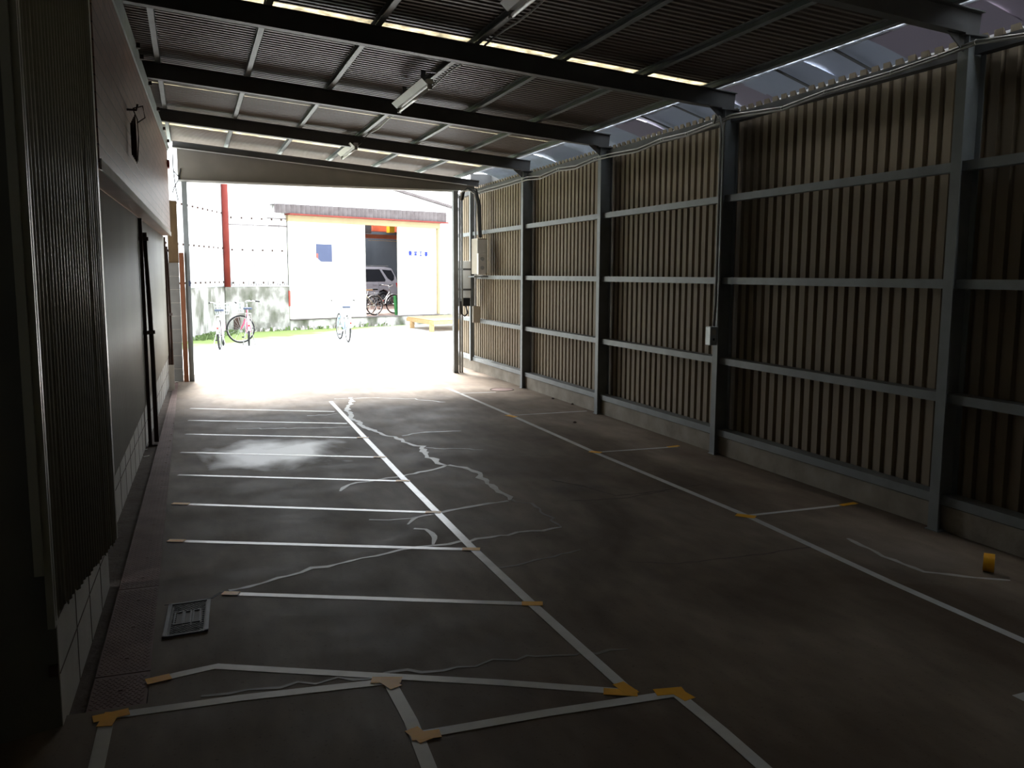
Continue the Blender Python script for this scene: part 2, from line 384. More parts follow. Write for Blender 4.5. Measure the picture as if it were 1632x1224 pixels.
crack([(330,1107),(480,1090),(620,1075),(700,1066),(790,1054),(860,1045),(1000,1035)], .018, 'crack2')
crack([(880,765),(930,775),(980,790),(1040,784),(1120,772)], .012, 'soil', .01)
crack([(905,798),(985,795),(1060,783)], .01, 'soil', .01)
crack([(1000,895),(1080,898),(1200,885),(1300,870)], .012, 'soil', .01)

crack([(1351,858),(1409,887),(1473,911),(1558,921),(1610,925)], .03, 'crack', .006)
# right wall of tan ribbed sheet
def ribs(y0, y1, pitch, crest, slope, depth):
    pr = []; y = y0
    while y < y1:
        pr += [(y, 0), (y+slope, depth), (y+slope+crest, depth), (y+2*slope+crest, 0)]; y += pitch
    return pr
pr = ribs(Y0, 15.6, .115, .066, .004, .034)
wr = MB().sheet((4.708, 0, 0), (0,1,0), (-1,0,0), pr, lambda a: V((0,0,.10)), lambda a: V((0,0,3.14 if .003 < (a-Y0) % .115 < .072 else 3.085))).build('wall_right', 'sheet', kind='structure')
bolts = MB()
for z in (.9, 1.62, 2.35):
    y = 4.0
    while y < 14.2: bolts.box(4.662, 4.668, y, y+.008, z+.05, z+.058); y += .23
MB().box(4.56, 4.85, Y0, 15.6, 0, .165).build('curb_right', 'curb', label='low rough concrete curb under the ribbed right wall', cat='curb')
# rear of the garage, behind the viewpoint
MB().box(-3.4, 4.9, Y0-.1, Y0, 0, 4.3).build('wall_rear', 'steel_dark', kind='structure')
MB().box(-3.5, -3.4, Y0-.1, 3.4, 0, 4.3).build('wall_left_rear', 'steel_dark', kind='structure')
MB().box(-.95, -.90, 3.4, 13.6, 3.35, 3.86).build('wall_left_upper', 'steel_dark', kind='structure')
MB().box(-3.4, -.90, 3.40, 3.45, 3.35, 4.2).build('wall_left_top', 'steel_dark', kind='structure')
MB().box(4.72, 4.74, Y0, 3.7, 3.0, 3.5).build('trim_rear', 'steel_dark', kind='structure')

# columns
for y, w_ in COLS:
    b = MB().box(4.50, 4.508, y-.04, y+.04, 0, zb(4.5)).box(4.642, 4.65, y-.04, y+.04, 0, zb(4.5)).box(4.508, 4.642, y-.003, y+.003, 0, zb(4.5))
    lab = {'nearest': 'grey steel column of the right wall nearest the camera', 'fourth': 'grey steel column at the near end of the right wall, fourth from the doorway',
           'third': 'grey steel column carrying the small switch box and its cable', 'second': 'grey steel column of the right wall, second from the doorway',
           'first': 'grey steel column next to the distribution boxes, first from the doorway'}[w_]
    c = b.build('steel_column', 'steel', label=lab, cat='column', group='columns of the right wall')
    MB().box(4.49, 4.66, y-.05, y+.05, 0, .008).build('base_plate', 'steel', c)
cp = MB().box(4.50, 4.508, 14.40, 14.46, .165, zb(4.5)).box(4.56, 4.568, 14.40, 14.46, .165, zb(4.5)).box(4.508, 4.56, 14.43, 14.436, .165, zb(4.5))
cp.build('end_column', 'steel', label='slim grey steel column behind the beige distribution box', cat='column')

# girts
rows = [(2.33, 'topmost'), (1.60, 'second from the top'), (.87, 'third from the top'), (.205, 'lowest')]
ys = [Y0]+[c[0] for c in COLS]+[14.43, 15.5]
bay = ['nearest bay', 'bay cut by the right picture edge', 'bay on the near side of the switch box', 'bay ending at the switch box column',
       'second bay from the doorway', 'bay beside the beige distribution box', 'bay beyond the door jamb']
for i in range(1, 7):
    a, b_ = ys[i]+.012, ys[i+1]-.012
    for z, rw in rows:
        g = MB().box(4.54, 4.546, a, b_, z-.03, z+.03).box(4.546, 4.655, a, b_, z+.024, z+.03).box(4.546, 4.60, a, b_, z-.03, z-.024)
        g.build('wall_girt', 'steel', label='grey rail, %s row, %s' % (rw, bay[i]), cat='rail', group='rails of the right wall')
    g = MB().box(4.58, 4.586, a, b_, 3.0, 3.07).box(4.586, 4.655, a, b_, 3.0, 3.006)
    g.build('eave_rail', 'steel_dark', label='dark eave rail atop the right wall, %s' % bay[i], cat='rail', group='eave rails of the right wall')

# roof beams
names = {1.7: 'dark steel roof beam overhead nearest the camera', 4.3: 'dark steel roof beam whose end shows in the top right corner', 6.9: 'dark steel roof beam in front of the bright translucent strip',
         9.4: 'dark steel roof beam just beyond the middle lamp', 11.93: 'dark steel roof beam nearest the doorway header'}
for y in BEAMS:
    o = hprofile_x((-1.2 if y < 5 else -.55, y, zb(-1.2 if y < 5 else -.55)), (4.62, y, zb(4.62)), .15, .08).build('roof_beam', 'beam', label=names[y], cat='beam', group='sloping roof beams')
    MB().prism([(4.36, y-.004, zb(4.36)), (4.5, y-.004, zb(4.5)), (4.5, y-.004, zb(4.5)-.10)], (0,.008,0)).build('gusset', 'beam', o)
    MB().box(4.46, 4.64, y-.05, y+.05, zb(4.5)-.012, zb(4.5)).build('end_plate', 'beam', o)

# purlins under the deck
for i, x in enumerate([-.2, .62, 1.42, 2.2, 2.95, 3.7, 4.38]):
    z = zb(x)+.15; word = ['first', 'second', 'third', 'fourth', 'fifth', 'sixth'][i] if i < 6 else ''
    b = MB().box(x-.025, x+.025, Y0, 14.95, z, z+.005).box(x+.02, x+.025, Y0, 14.95, z, z+.055).box(x-.025, x+.025, Y0, 14.95, z+.05, z+.055)
    lab = ('long grey roof purlin, %s from the tiled left wall' % word) if i < 6 else 'long roof purlin along the open right eave'
    if i == 3: lab = 'long roof purlin that carries the three lamps'
    o = b.build('roof_purlin', 'steel', label=lab, cat='purlin', group='roof purlins')

# deck
SLITS = [(-1.6, -1.5), (.64, .73), (3.62, 3.70), (6.93, 7.06), (10.60, 10.635), (13.30, 13.46)]  # first two strips are unseen, added to light the foreground
def wave(y0, y1, pitch=.076, d=.018):
    pr = []; n = max(1, round((y1-y0)/pitch)); p = (y1-y0)/n
    for i in range(n): pr += [(y0+p*(i+t), d*s_) for t, s_ in ((0, 0), (.28, 0), (.40, 1), (.72, 1), (.88, 0))]
    pr.append((y1, 0)); return pr
edges = [Y0]+[e for s_ in SLITS for e in s_]+[15.1]
kx = V((1, 0, -.082)).normalized(); nn = V((-.082, 0, -1)).normalized()*-1
XL, XR = -3.4, 4.46
deck = MB(); strip = []
def zdeck(x): return zb(x)+.15+.056
for i in range(0, len(edges)-1):
    y0, y1 = edges[i], edges[i+1]
    lo = lambda a: V((XL, 0, zdeck(XL))); hi = lambda a: V((XR, 0, zdeck(XR)))
    b = deck if i % 2 == 0 else MB()
    b.sheet((0,0,0), (0,1,0), (0,0,1), wave(y0, y1), lo, hi, .004)
    if i % 2: strip.append((b, y0))
ceil = deck.build('ceiling', 'deck', kind='structure')
sl = ['added unseen at the rear to light the foreground', 'added unseen overhead to light the foreground', 'above the nearest beam', 'glowing brightly in front of the lamp row', 'thin and hidden behind the second beam from the doorway', 'between the last beam and the doorway header']
for (b, y0), t in zip(strip, sl):
    b.build('translucent_strip', 'skystrip', label='yellowed translucent roof strip ' + t, cat='skylight', group='translucent roof strips')
# screws of the deck along the purlins are part of the roof
# side closure above the left building

# translucent sheets over the open right eave
seq = [(Y0, 1.5, 2), (1.5, 2.6, 2), (2.6, 3.4, 2), (3.4, 4.35, 2), (4.35, 5.3, 2), (5.3, 6.05, 1), (6.05, 6.9, 1), (6.9, 7.4, 2), (7.4, 8.1, 1), (8.1, 8.85, 1), (8.85, 9.4, 2), (9.4, 10.0, 1), (10.0, 10.9, 3), (10.9, 11.93, 1), (11.93, 13.1, 3), (13.1, 14.4, 3)]
for k, (y0, y1, t) in enumerate(seq):
    sk = random.uniform(-.010, .010); pr_ = []
    for i in range(9):
        u = i/8; pr_.append((4.62+u*.45, zdeck(4.46)+.035 - .12*u**1.5 - .02*math.sin(u*PI)*((-1)**k)*.4))
    b = MB(); n_ = len(pr_); vs_ = []
    for yy_, sg_ in ((y0, sk), ((y0+y1)/2, .008*(-1)**k), (y1+.03, -sk)):
        vs_ += [(x_, yy_, z_+sg_) for x_, z_ in pr_]
    vs_ += [(v_[0], v_[1], v_[2]+.002) for v_ in vs_]; f_ = []
    for r_ in range(2):
        for i in range(n_-1):
            a_ = r_*n_+i; f_ += [(a_, a_+n_, a_+n_+1, a_+1), (3*n_+a_, 3*n_+a_+1, 3*n_+a_+n_+1, 3*n_+a_+n_)]
    b.add(vs_, f_)
    where = 'in the bay nearest the doorway' if y0 >= 11.9 else 'in the second bay from the doorway' if y0 >= 9.39 else 'in the third bay from the doorway' if y0 >= 6.89 else 'in the fourth bay from the doorway' if y0 >= 4.3 else 'beyond the fourth column, near the camera'
    b.build('eave_sheet', 'eave%d' % t, label='wrinkled silvery eave sheet above the right wall, ' + where, cat='roof sheet', group='eave sheets ' + where, smooth=True)
for y_, t_ in ((5.6,'fourth bay from the doorway, nearer one'), (6.3,'fourth bay from the doorway, farther one'), (7.4,'third bay from the doorway, nearest one'), (7.95,'third bay from the doorway, middle one'), (8.6,'third bay from the doorway, farthest one'), (10.3,'second bay from the doorway')):
    MB().bar((4.60, y_, zdeck(4.46)+.012), (5.02, y_+.05, zdeck(4.46)-.10), .03, .008).build('eave_batten', 'steel_dark', label='thin dark batten under the eave sheets, '+t_, cat='batten', group='eave battens')
eb = MB()  # added translucent pieces imitating the line of sky seen through the gap
for k in range(36):
    y = 3.9+.3*k
    if y > 14.3: break
    w0 = random.uniform(.015, .04); w1 = random.uniform(.015, .04); za = zdeck(4.46)+.02
    eb.add([(4.47, y, za), (4.47, y+.28, za), (4.64+w1, y+.28, za+.003), (4.64+w0, y, za+.003), (4.47, y, za+.002), (4.47, y+.28, za+.002), (4.64+w1, y+.28, za+.005), (4.64+w0, y, za+.005)], [(0,1,2,3),(7,6,5,4),(0,4,5,1),(3,2,6,7),(1,5,6,2),(0,3,7,4)])
eb.build('eave_sky_gap_strip', 'eave4', label='added translucent strip standing in for the bright sky gap above the eave sheets', cat='sky gap stand-in')
# outer eave board extended unseen to the ground to keep light off the sheets
MB().box(5.09, 5.14, Y0, 15.1, -.1, 3.42).box(4.72, 5.14, 15.05, 15.1, -.1, 3.4).build('wall_light_block', 'steel_dark', kind='structure')

# door header
hd = hprofile_x((-.16, YD, zb(-.16)), (4.62, YD, zb(4.62)), .10, .08).build('header_beam', 'beam', label='grey sloping header beam above the doorway', cat='beam')
MB().prism([(-.10, YD+.03, 3.03), (4.55, YD+.03, 3.03), (4.55, YD+.03, zb(4.55)), (-.10, YD+.03, zb(-.10))], (0,.02,0)).build('fascia_panel', 'fascia', hd)
MB().bar((-.16, YD-.045, zb(-.16)+.002), (4.4, YD-.045, zb(4.4)+.002), .012, .012).build('flange_edge', 'white', hd)
MB().box(-.10, 4.26, YD-.03, YD+.06, 3.0, 3.03).build('door_track', 'white', hd, label='bright pale door track')
for x0, x1, s_ in ((-.055, .02, 'left'), (4.12, 4.20, 'right')):
    b = MB().box(x0, x1, YD-.20 if s_ == 'right' else YD-.06, YD-.10 if s_ == 'right' else YD+.05, 0, 3.0)
    o = b.build('door_jamb', 'steel', label='grey steel door jamb on the %s of the doorway' % s_, cat='door jamb')
    if s_ == 'left':
        MB().box(-.008, .0205, YD-.065, YD-.06, 1.45, 1.53).build('blue_label', 'blue', o, label='small blue sticker')

# ================================================================== left building
def wx2(y): return -.545+.024*(y-5)
def lw(y, off=0): return (wx(y) if y < 5.02 else wx2(y))+off
def lpanel(name, mt, y0, y1, z0, z1, off, th=.02, parent=None, **t):
    return MB().prism([(lw(y0,off), y0, z0), (lw(y1,off), y1, z0), (lw(y1,off), y1, z1), (lw(y0,off), y0, z1)], (-th,0,0)).build(name, mt, parent, **t)
wl_ = lpanel('wall_left', 'pblock', 3.42, 5.0, -.03, .62, -.005, .12, kind='structure')
lpanel('wall_left_core', 'pblock', 3.42, 5.0, .62, 3.39, -.02, .12, wl_)
lpanel('wall_left_far', 'pblock', 5.03, 13.9, -.03, .60, -.005, .12, kind='structure')
j = MB()
for i in range(26):
    y = 3.85+.4*i
    if y > 13.8: break
    j.box(lw(y)-.01, lw(y)-.003, y, y+.008, -.03, .62)
for z in (.2, .4):
    for ya, yb in ((3.42, 5.0), (5.03, 13.9)): j.prism([(lw(ya,-.006), ya, z), (lw(yb,-.006), yb, z), (lw(yb,-.006), yb, z+.006), (lw(ya,-.006), ya, z+.006)], (.003,0,0))
j.build('block_joints', 'soil', wl_)
# near corrugated cladding
def fine(y0, y1, pitch, d):
    pr = []; n = int((y1-y0)/pitch)
    for i in range(n):
        for t in range(8): pr.append((y0+pitch*(i+t/8), d*(.5+.5*math.cos(2*PI*t/8))))
    pr.append((y1, d)); return pr
ang = math.atan(.021); ul = V((math.sin(ang), math.cos(ang), 0)); nl = V((math.cos(ang), -math.sin(ang), 0))
o_ = V((-.502, 3.37, 0)); uc = V((.092, 1.48, 0)).normalized(); nc = V((uc.y, -uc.x, 0))
MB().sheet(o_, uc, nc, fine(0, 1.48, .058, .012), lambda a: V((0,0,.42-.022*int(a/.22))), lambda a: V((0,0,3.9)), .003).build('corrugated_cladding', 'clad', smooth=True,
    label='tall olive corrugated cladding sheet on the near part of the left building', cat='cladding')
b = MB()
b.box(-.545, -.515, 3.33, 3.40, .60, 3.9); b.box(-.516, -.492, 3.345, 3.42, .40, 3.9)
b.build('corner_flashing', 'clad', label='dark vertical corner flashing at the near edge of the corrugated cladding', cat='flashing')
# end wall of the left building, turned toward the camera
MB().prism([(-.50, 3.42, 0), (-3.4, 2.4, 0), (-3.4, 2.4, 4.2), (-.50, 3.42, 4.2)], (0,.15,0)).build('wall_left_end', 'endwall', kind='structure')
MB().box(-.53, -.50, 3.40, 3.43, .2, .24).build('pipe_stub', 'rust', label='small rusty stub in the block base under the cladding corner', cat='pipe stub')
# smooth siding beyond
ul2 = V((.024, 1, 0)).normalized(); nl2 = V((1, -.024, 0)).normalized()
MB().sheet(V((lw(5.05, .012), 5.05, 0)), ul2, nl2, fine(0, 8.7, .06, .003), lambda a: V((0,0,.32+.016*a)), lambda a: V((0,0,2.17)), .01).build('siding', 'clad2', smooth=True,
    label='pale grey green siding on the left building behind the two rusty posts', cat='siding')
# tiled overhang
y0, y1 = 5.0, 13.6
bx = lambda y: -.222-.021*(13.6-y)
MB().prism([(-1.2,5.0,2.18),(-.5,5.0,2.18),(-.4,13.5,2.18),(-1.2,13.5,2.18)],(0,0,.02)).build('trim_soffit','steel_dark',kind='structure')
ov = MB().prism([(bx(y0), y0, 2.2), (bx(y1), y1, 2.2), (bx(y1), y1, 3.38), (bx(y0), y0, 3.38)], (-.04,0,0)).build('tiled_overhang', 'tile', label='brown glossy tiled overhang of the left building', cat='overhang')
MB().prism([(bx(y0)-.002, y0, 2.175), (bx(y1)-.002, y1, 2.175), (bx(y1)-.28, y1, 2.175), (bx(y0)-.2, y0, 2.175)], (0,0,.025)).build('soffit', 'tile', ov)
MB().prism([(bx(y0)+.008, y0, 2.17), (bx(y1)+.008, y1, 2.17), (bx(y1)+.008, y1, 2.225), (bx(y0)+.008, y0, 2.225)], (-.01,0,0)).build('bottom_trim', 'pblock', ov)
MB().box(bx(y1)-.5, bx(y1), y1-.02, y1, 2.2, 3.38).build('end_panel', 'pblock', ov)
fs = MB().prism([(bx(4.2)+.015, 4.2, 3.28), (bx(y1)+.015, y1, 3.36), (bx(y1)+.015, y1, 3.50), (bx(4.2)+.015, 4.2, 3.45)], (-.012,0,0)).build('top_flashing', 'flash', label='pale green metal flashing along the top of the tiled overhang', cat='flashing')
for i, y in enumerate([6.0, 7.9, 8.3, 9.4, 10.8, 12.2, 13.3]):
    MB().box(bx(y)+.015, bx(y)+.045, y, y+.05, 3.44, 3.475).build('fixing_bracket', 'rust', fs)
MB().prism([(-.55, 3.4, 3.40), (bx(14)+.02, 13.7, 3.40), (bx(14)-.8, 13.7, 3.40), (-1.3, 3.4, 3.4)], (0,0,.02)).build('ledge_cover', 'steel_dark', label='dark ledge on top of the left building', cat='ledge')
MB().box(bx(13.5)+.0, bx(13.5)+.03, 13.3, 13.5, 3.1, 3.2).build('red_bracket', 'redpole', label='small dark red bracket at the far top of the tiled overhang', cat='bracket')
# hook with wire coil
cq = None
for it in range(400):
    t_ = 3+it*.02; q_ = aty(203, 198, t_)
    if q_.x < bx(t_): cq = q_; break
cy_ = cq.y
hk = empty('wire_coil', (bx(cy_)+.012, cy_, cq.z), label='rusty coil of wire hanging on a hook on the tiled overhang', cat='wire coil')
b = MB(); b.tube([(-.012,0,.10),(.05,0,.10),(.06,0,.14)], .008, 6); b.build('hook', 'rust', hk)
b = MB()
for k in range(5):
    R_ = .022+.009*k
    b.tube([(.010+.007*k, R_*math.cos(t), .02-.12+(.11+.014*k)*math.sin(t)) for t in [2*PI*i/22 for i in range(23)]], .0035, 5)
b.tube([(.03,.0,.10),(.05,.09,.05),(.05,.14,-.08),(.04,.10,-.24),(.03,-.01,-.22)], .004, 5)
b.tube([(.03,0,.11),(.09,.06,.14),(.10,.12,.07),(.05,.05,.02)], .005, 5)
b.build('wire', 'rust', hk)
# rusty post pairs
for k, (A, B, top, mid, which) in enumerate([((233.7,708),(248,704),2.16,1.08,'nearer'), ((268,616),(275,614.6),2.16,1.05,'farther')]):
    a, c = atz(*A), atz(*B)
    a.x += .035; c.x += .01
    r = empty('support_post', a, label='rusty steel post pair in front of the pale siding, the %s one' % which, cat='post', group='rusty post pairs')
    MB().box(-.016, .016, -.022, .022, -.02, top).build('post', 'rust', r)
    d = c-a
    MB().tube([d, V((d.x, d.y, .8)), V((d.x*.85, d.y*.85, 1.4)), V((d.x*.55, d.y*.55, 2.03))], .022, 10).build('stay_pipe', 'rust', r, smooth=True)
    for z, s_ in ((mid, 1), (1.97, .62)): MB().bar((-.01, 0, z), (d.x*s_+.02, d.y*s_, z), .03, .035).build('clamp', 'rust', r)
    MB().box(-.02, d.x+.02, -.02, .03, -.02, -.008).build('foot_plate', 'rust', r)

# checkered plates over the gutter
def pl(y, right): return (-.215 if right else -.43) + .0135*(y-3.5)*(1.05 if right else 1.12)
segs = [(3.50, 3.80, 'shortest plate nearest the camera'), (3.81, 4.87, 'beside the iron drain cover'), (4.88, 7.25, 'between the two dark seams'), (7.26, 14.15, 'longest one, running to the doorway')]
for y0, y1, t in segs:
    r = MB().prism([(pl(y0,0), y0, -.014), (pl(y0,1)-.004, y0, -.014), (pl(y1,1)-.004, y1, -.014), (pl(y1,0), y1, -.014)], (0,0,.012)).build('gutter_plate', 'plate', label='rusty checkered gutter plate, ' + t, cat='floor plate', group='gutter plates')
    b = MB(); y = y0+.02; kk = 0
    while y < y1-.02:
        x = pl(y,0)+.012+(.012 if kk % 2 else 0)
        while x < pl(y,1)-.02:
            dx = .008 if (kk % 2) else -.008
            b.bar((x-dx*.6, y-.006, -.0015), (x+dx*.6, y+.006, -.0015), .004, .002); x += .024
        y += .018 if y < 8 else .03; kk += 1
    y = y0+.15
    while y < y1: b.box((pl(y,0)+pl(y,1))/2-.008, (pl(y,0)+pl(y,1))/2+.008, y, y+.02, -.002, .0012); y += .36
    b.build('tread_pattern', 'plate', r)
for (px, py) in [(273,645),(226,718),(229,728)]:
    q = atz(px, py, -.022); MB().bar(q, q+V((.05,.02,.004)), .03, .004).build('paper_scrap', 'paper', label='scrap of pale litter in the left gutter', cat='litter', group='litter scraps in the left gutter')
MB().prism([(-.325, 13.3, -.02), (-.25, 13.3, -.02), (-.25, 13.32, -.02), (-.325, 13.32, -.02)], (0,.12,.36)).build('leaning_board', 'white', label='small white board leaning beside the block pillar', cat='board')

# block pillar, plywood, timber left of the doorway
pil = empty('block_pillar', (-.24, 14.35, 0), label='stacked grey concrete block pillar left of the doorway', cat='pillar')
for i in range(9):
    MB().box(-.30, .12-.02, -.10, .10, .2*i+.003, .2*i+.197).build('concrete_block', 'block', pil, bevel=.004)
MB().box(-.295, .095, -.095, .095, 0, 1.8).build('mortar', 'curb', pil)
MB().box(-.28, -.135, 14.28, 14.40, 1.80, 2.72).build('plywood_board', 'ply', label='stained plywood board standing on the block pillar', cat='board')
MB().box(-.132, -.062, 14.20, 14.34, 0, 1.95).build('timber_post', 'rwood', label='red brown timber post between block pillar and door jamb', cat='post')
b = MB()
A = aty(277,250,14.0)
for P_ in ([(278,245),(279,268),(283,300),(287,320)], [(291,268),(288,285),(281,298),(278,307)], [(280,273),(288,282),(292,290)]):
    b.tube([aty(px-3, py, 14.32) for px, py in P_], .007, 5)
b.build('hanging_wires', 'black', label='thin dark wires hanging in the bright gap left of the header', cat='wire')

# ================================================================== tape on the floor
def tp(pts, w_, lab, grp=None, dz=0.0, name='floor_tape', mt='tape'):
    P = [atz(*p) for p in pts]
    return MB().ribbon(P, w_, .0012, .0002+dz).build(name, mt, label=lab, cat='tape', group=grp)
tp([(527,640),(640,760),(752,873),(850,965),(1003,1103)], .052, 'long white tape line down the middle of the floor', dz=.0014)
tp([(712,618),(815,662),(948,721),(1190,822),(1420,928),(1660,1034)], .05, 'long white tape line along the right side of the floor')
LT = [((303,651),(533,656)), ((300,670),(553,675)), ((296,692),(584,698)), ((288,721),(612,729)), ((284,757),(650,767)), ((277,803),(700,817)), ((270,862),(762,876)), ((357,946),(862,963))]
wd = ['eighth', 'seventh', 'sixth', 'fifth', 'fourth', 'third', 'second', 'first']
for (a, b_), t in zip(LT, wd):
    tp([a, ((a[0]+b_[0])/2, (a[1]+b_[1])/2), b_], .045, 'white tape line across the left bays, %s beyond the drain cover' % t, 'white cross lines left of the middle tape')
tp([(236,1087),(290,1074),(345,1062),(480,1070),(620,1078),(800,1088),(1000,1103)], .05, 'white tape line with a bend, on the near side of the drain cover')
for a, b_, t in [((815,662),(935,655),'second from the doorway'), ((948,721),(1080,712),'third from the doorway'), ((1190,822),(1362,803),'nearest the camera'), ((730,627),(790,625),'beside the round manhole cover')]:
    tp([a, b_], .035, 'short white tape line right of the long right tape, ' + t, 'short white lines at the right wall')
NT = [([(165,1143),(380,1113),(620,1086)], 'white tape line from the left corner mark to the middle corner mark'),
      ([(172,1140),(150,1240)], 'white tape line running out of frame from the left corner mark'),
      ([(620,1086),(655,1150),(690,1240)], 'white tape line from the middle corner mark out of frame'),
      ([(668,1172),(870,1137),(1075,1106)], 'white tape line between the second and third near corner marks'),
      ([(1078,1106),(1150,1165),(1235,1240)], 'white tape line running out of frame from the rightmost near corner mark')]
for k, (p, t) in enumerate(NT): tp(p, .052, t, dz=.0003*(k+1))
def yt(name, pieces, lab, grp=None, w_=.055):
    b = MB()
    for k, p in enumerate(pieces): b.ribbon([atz(*q) for q in p], w_, .0012, .0032+.0004*k)
    return b.build(name, 'ytape', label=lab, cat='yellow tape', group=grp)
yt('corner_mark', [[(148,1148),(206,1135)], [(180,1136),(166,1159)]], 'orange tape corner mark at the far left of the foreground', 'orange corner marks')
yt('corner_mark', [[(592,1085),(640,1085)], [(612,1084),(632,1097)]], 'orange tape corner mark where the bent line meets the near tapes', 'orange corner marks')
yt('corner_mark', [[(655,1163),(680,1182)], [(655,1176),(702,1170)]], 'orange tape corner mark on the middle near line', 'orange corner marks')
yt('corner_mark', [[(1044,1105),(1090,1101)], [(1074,1101),(1100,1116)]], 'orange tape corner mark at the right of the foreground', 'orange corner marks')
yt('arrow_mark', [[(962,1103),(1016,1106)], [(985,1090),(1010,1107)]], 'yellow arrow shaped tape mark at the near end of the middle line')
for (a, b_), t in zip(LT[2:], wd[2:]):
    yt('end_mark', [[(b_[0]-14-(b_[1]-690)*.06, b_[1]-.3), (b_[0]+3, b_[1])]], 'yellow tape mark where the %s left line beyond the drain cover meets the middle tape' % t, 'yellow marks on the middle tape', .055 if b_[1] > 720 else .05)
for a, t in (((270,862),'second'), ((357,946),'first'), ((277,803),'third')):
    yt('end_mark', [[(a[0]-2, a[1]), (a[0]+24, a[1]+.6)]], 'yellow tape mark at the left end of the %s line beyond the drain cover' % t, 'yellow marks at the left ends', .05)
yt('end_mark', [[(233,1088),(272,1079)]], 'yellow tape mark at the left end of the bent line', None, .055)
for a, b_, t in (((808,662),(822,665),'second cross line'), ((940,720),(958,722),'third cross line'), ((1173,821),(1204,825),'nearest cross line')):
    yt('end_mark', [[a, b_]], 'yellow tape mark on the long right tape at the ' + t, 'yellow marks on the right tape', .07)
yt('end_mark', [[(1340,806),(1364,802)]], 'yellow tape mark at the wall end of the nearest right cross line', None, .045)
yt('end_mark', [[(1064,713),(1082,711)]], 'faint yellow tape mark at the wall end of the third right cross line', None, .04)
MB().ribbon([atz(1622,1113), atz(1650,1106)], .05, .0012, .0004).build('floor_tape', 'tape', label='white tape end at the right edge of the picture', cat='tape')

# tape roll
q = atz(1575, 911); d = V((q.y, -q.x, 0)).normalized(); R_ = .052
roll = empty('tape_roll', (q.x, q.y, 0), label='yellow tape roll standing on the floor near the right curb', cat='tape roll')
b = MB(); n = 40
ring = lambda r_, o_: [V((0,0,R_))+d*o_+(V((0,0,1))*math.cos(t)+d.cross(V((0,0,1)))*math.sin(t))*r_ for t in [2*PI*i/n for i in range(n)]]
vs = ring(R_, -.028)+ring(R_, .028)+ring(.038, .028)+ring(.038, -.028)
b.add(vs, [(k*n+i, k*n+(i+1)%n, ((k+1)%4)*n+(i+1)%n, ((k+1)%4)*n+i) for k in range(4) for i in range(n)]); b.build('tape_winding', 'ytape', roll)
b = MB(); vs = ring(.038, -.029)+ring(.038, .029)+ring(.035, .029)+ring(.035, -.029)
b.add(vs, [(k*n+i, k*n+(i+1)%n, ((k+1)%4)*n+(i+1)%n, ((k+1)%4)*n+i) for k in range(4) for i in range(n)]); b.build('cardboard_core', 'beige', roll)

# drain cover
P4 = [atz(270,966), atz(335,956), atz(340-7,1006), atz(257,1018)]
cen = sum(P4, V())/4
gx = (P4[1]-P4[0]+P4[2]-P4[3]).normalized(); gsh = (P4[0]-P4[3]+P4[1]-P4[2]).normalized(); wG = ((P4[1]-P4[0]).length+(P4[2]-P4[3]).length)/2; gy = V((-gx.y, gx.x, 0)); hG = ((P4[0]-P4[3]).length+(P4[1]-P4[2]).length)/2
gr = empty('drain_cover', (cen.x, cen.y, 0), math.atan2(gx.y, gx.x), label='cast iron drain cover set in the floor beside the gutter plates', cat='drain cover')
MB().box(-wG/2, wG/2, -hG/2, hG/2, .0005, .003).build('cover_plate', 'steel_dark', gr)
b = MB(); e_ = .018
for x0, x1, y0, y1 in ((-wG/2,-wG/2+e_,-hG/2,hG/2),(wG/2-e_,wG/2,-hG/2,hG/2),(-wG/2,wG/2,-hG/2,-hG/2+e_*.6),(-wG/2,wG/2,hG/2-e_*.6,hG/2)): b.box(x0,x1,y0,y1,.003,.008)
b.build('rim', 'iron', gr)
b = MB(); k = 0; y = -hG/2+.02
while y < hG/2-.02:
    x = -wG/2+.03+(.008 if k % 2 else 0)
    while x < wG/2-.03:
        if not (abs(x) < wG*.30 and abs(y) < hG*.2): b.box(x, x+.010, y, y+.006, .003, .006)
        x += .017
    y += .013; k += 1
for x0, x1 in ((-.30,-.12),(-.08,.06),(.12,.28)):
    for t in (0, 1):
        xx = (x0, x1)[t]*wG; b.box(xx-.003, xx+.003, -hG*.18, hG*.2, .003, .007)
    b.box(x0*wG, x1*wG, -hG*.18, -hG*.18+.006, .003, .007); b.box(x0*wG, x1*wG, hG*.19, hG*.19+.006, .003, .007)
b.build('raised_pattern', 'iron', gr)
for ch in gr.children:
    for v_ in ch.data.vertices: v_.co.x += v_.co.y*(gsh.dot(gx)/gsh.dot(gy))
MB().ribbon([atz(262,964), atz(300,960), atz(338,953), atz(352,944)], .014, .001).build('slab_gap', 'black', fl)
q = atz(800, 621); mh = MB(); mh.torus((q.x, q.y, .001), (0,0,1), .17, .006, 40, 6)
o = mh.build('manhole_cover', 'soil', label='small round manhole cover near the right curb by the doorway', cat='manhole cover')
b = MB(); b.prism([(q.x+.155*math.cos(2*PI*i/32), q.y+.155*math.sin(2*PI*i/32), .0003) for i in range(32)], (0,0,.003)); b.build('lid', 'plate', o)
for px, py in ((881,636),(912,645),(916,674)):
    q = atz(px, py); MB().tube([q+V((0,0,.001)), q+V((0,0,.012)), q+V((0,0,.02))], [.02,.018,.006], 7).build('pebble', 'soil', label='small dark pebble at the foot of the right curb', cat='pebble', group='pebbles by the right curb')

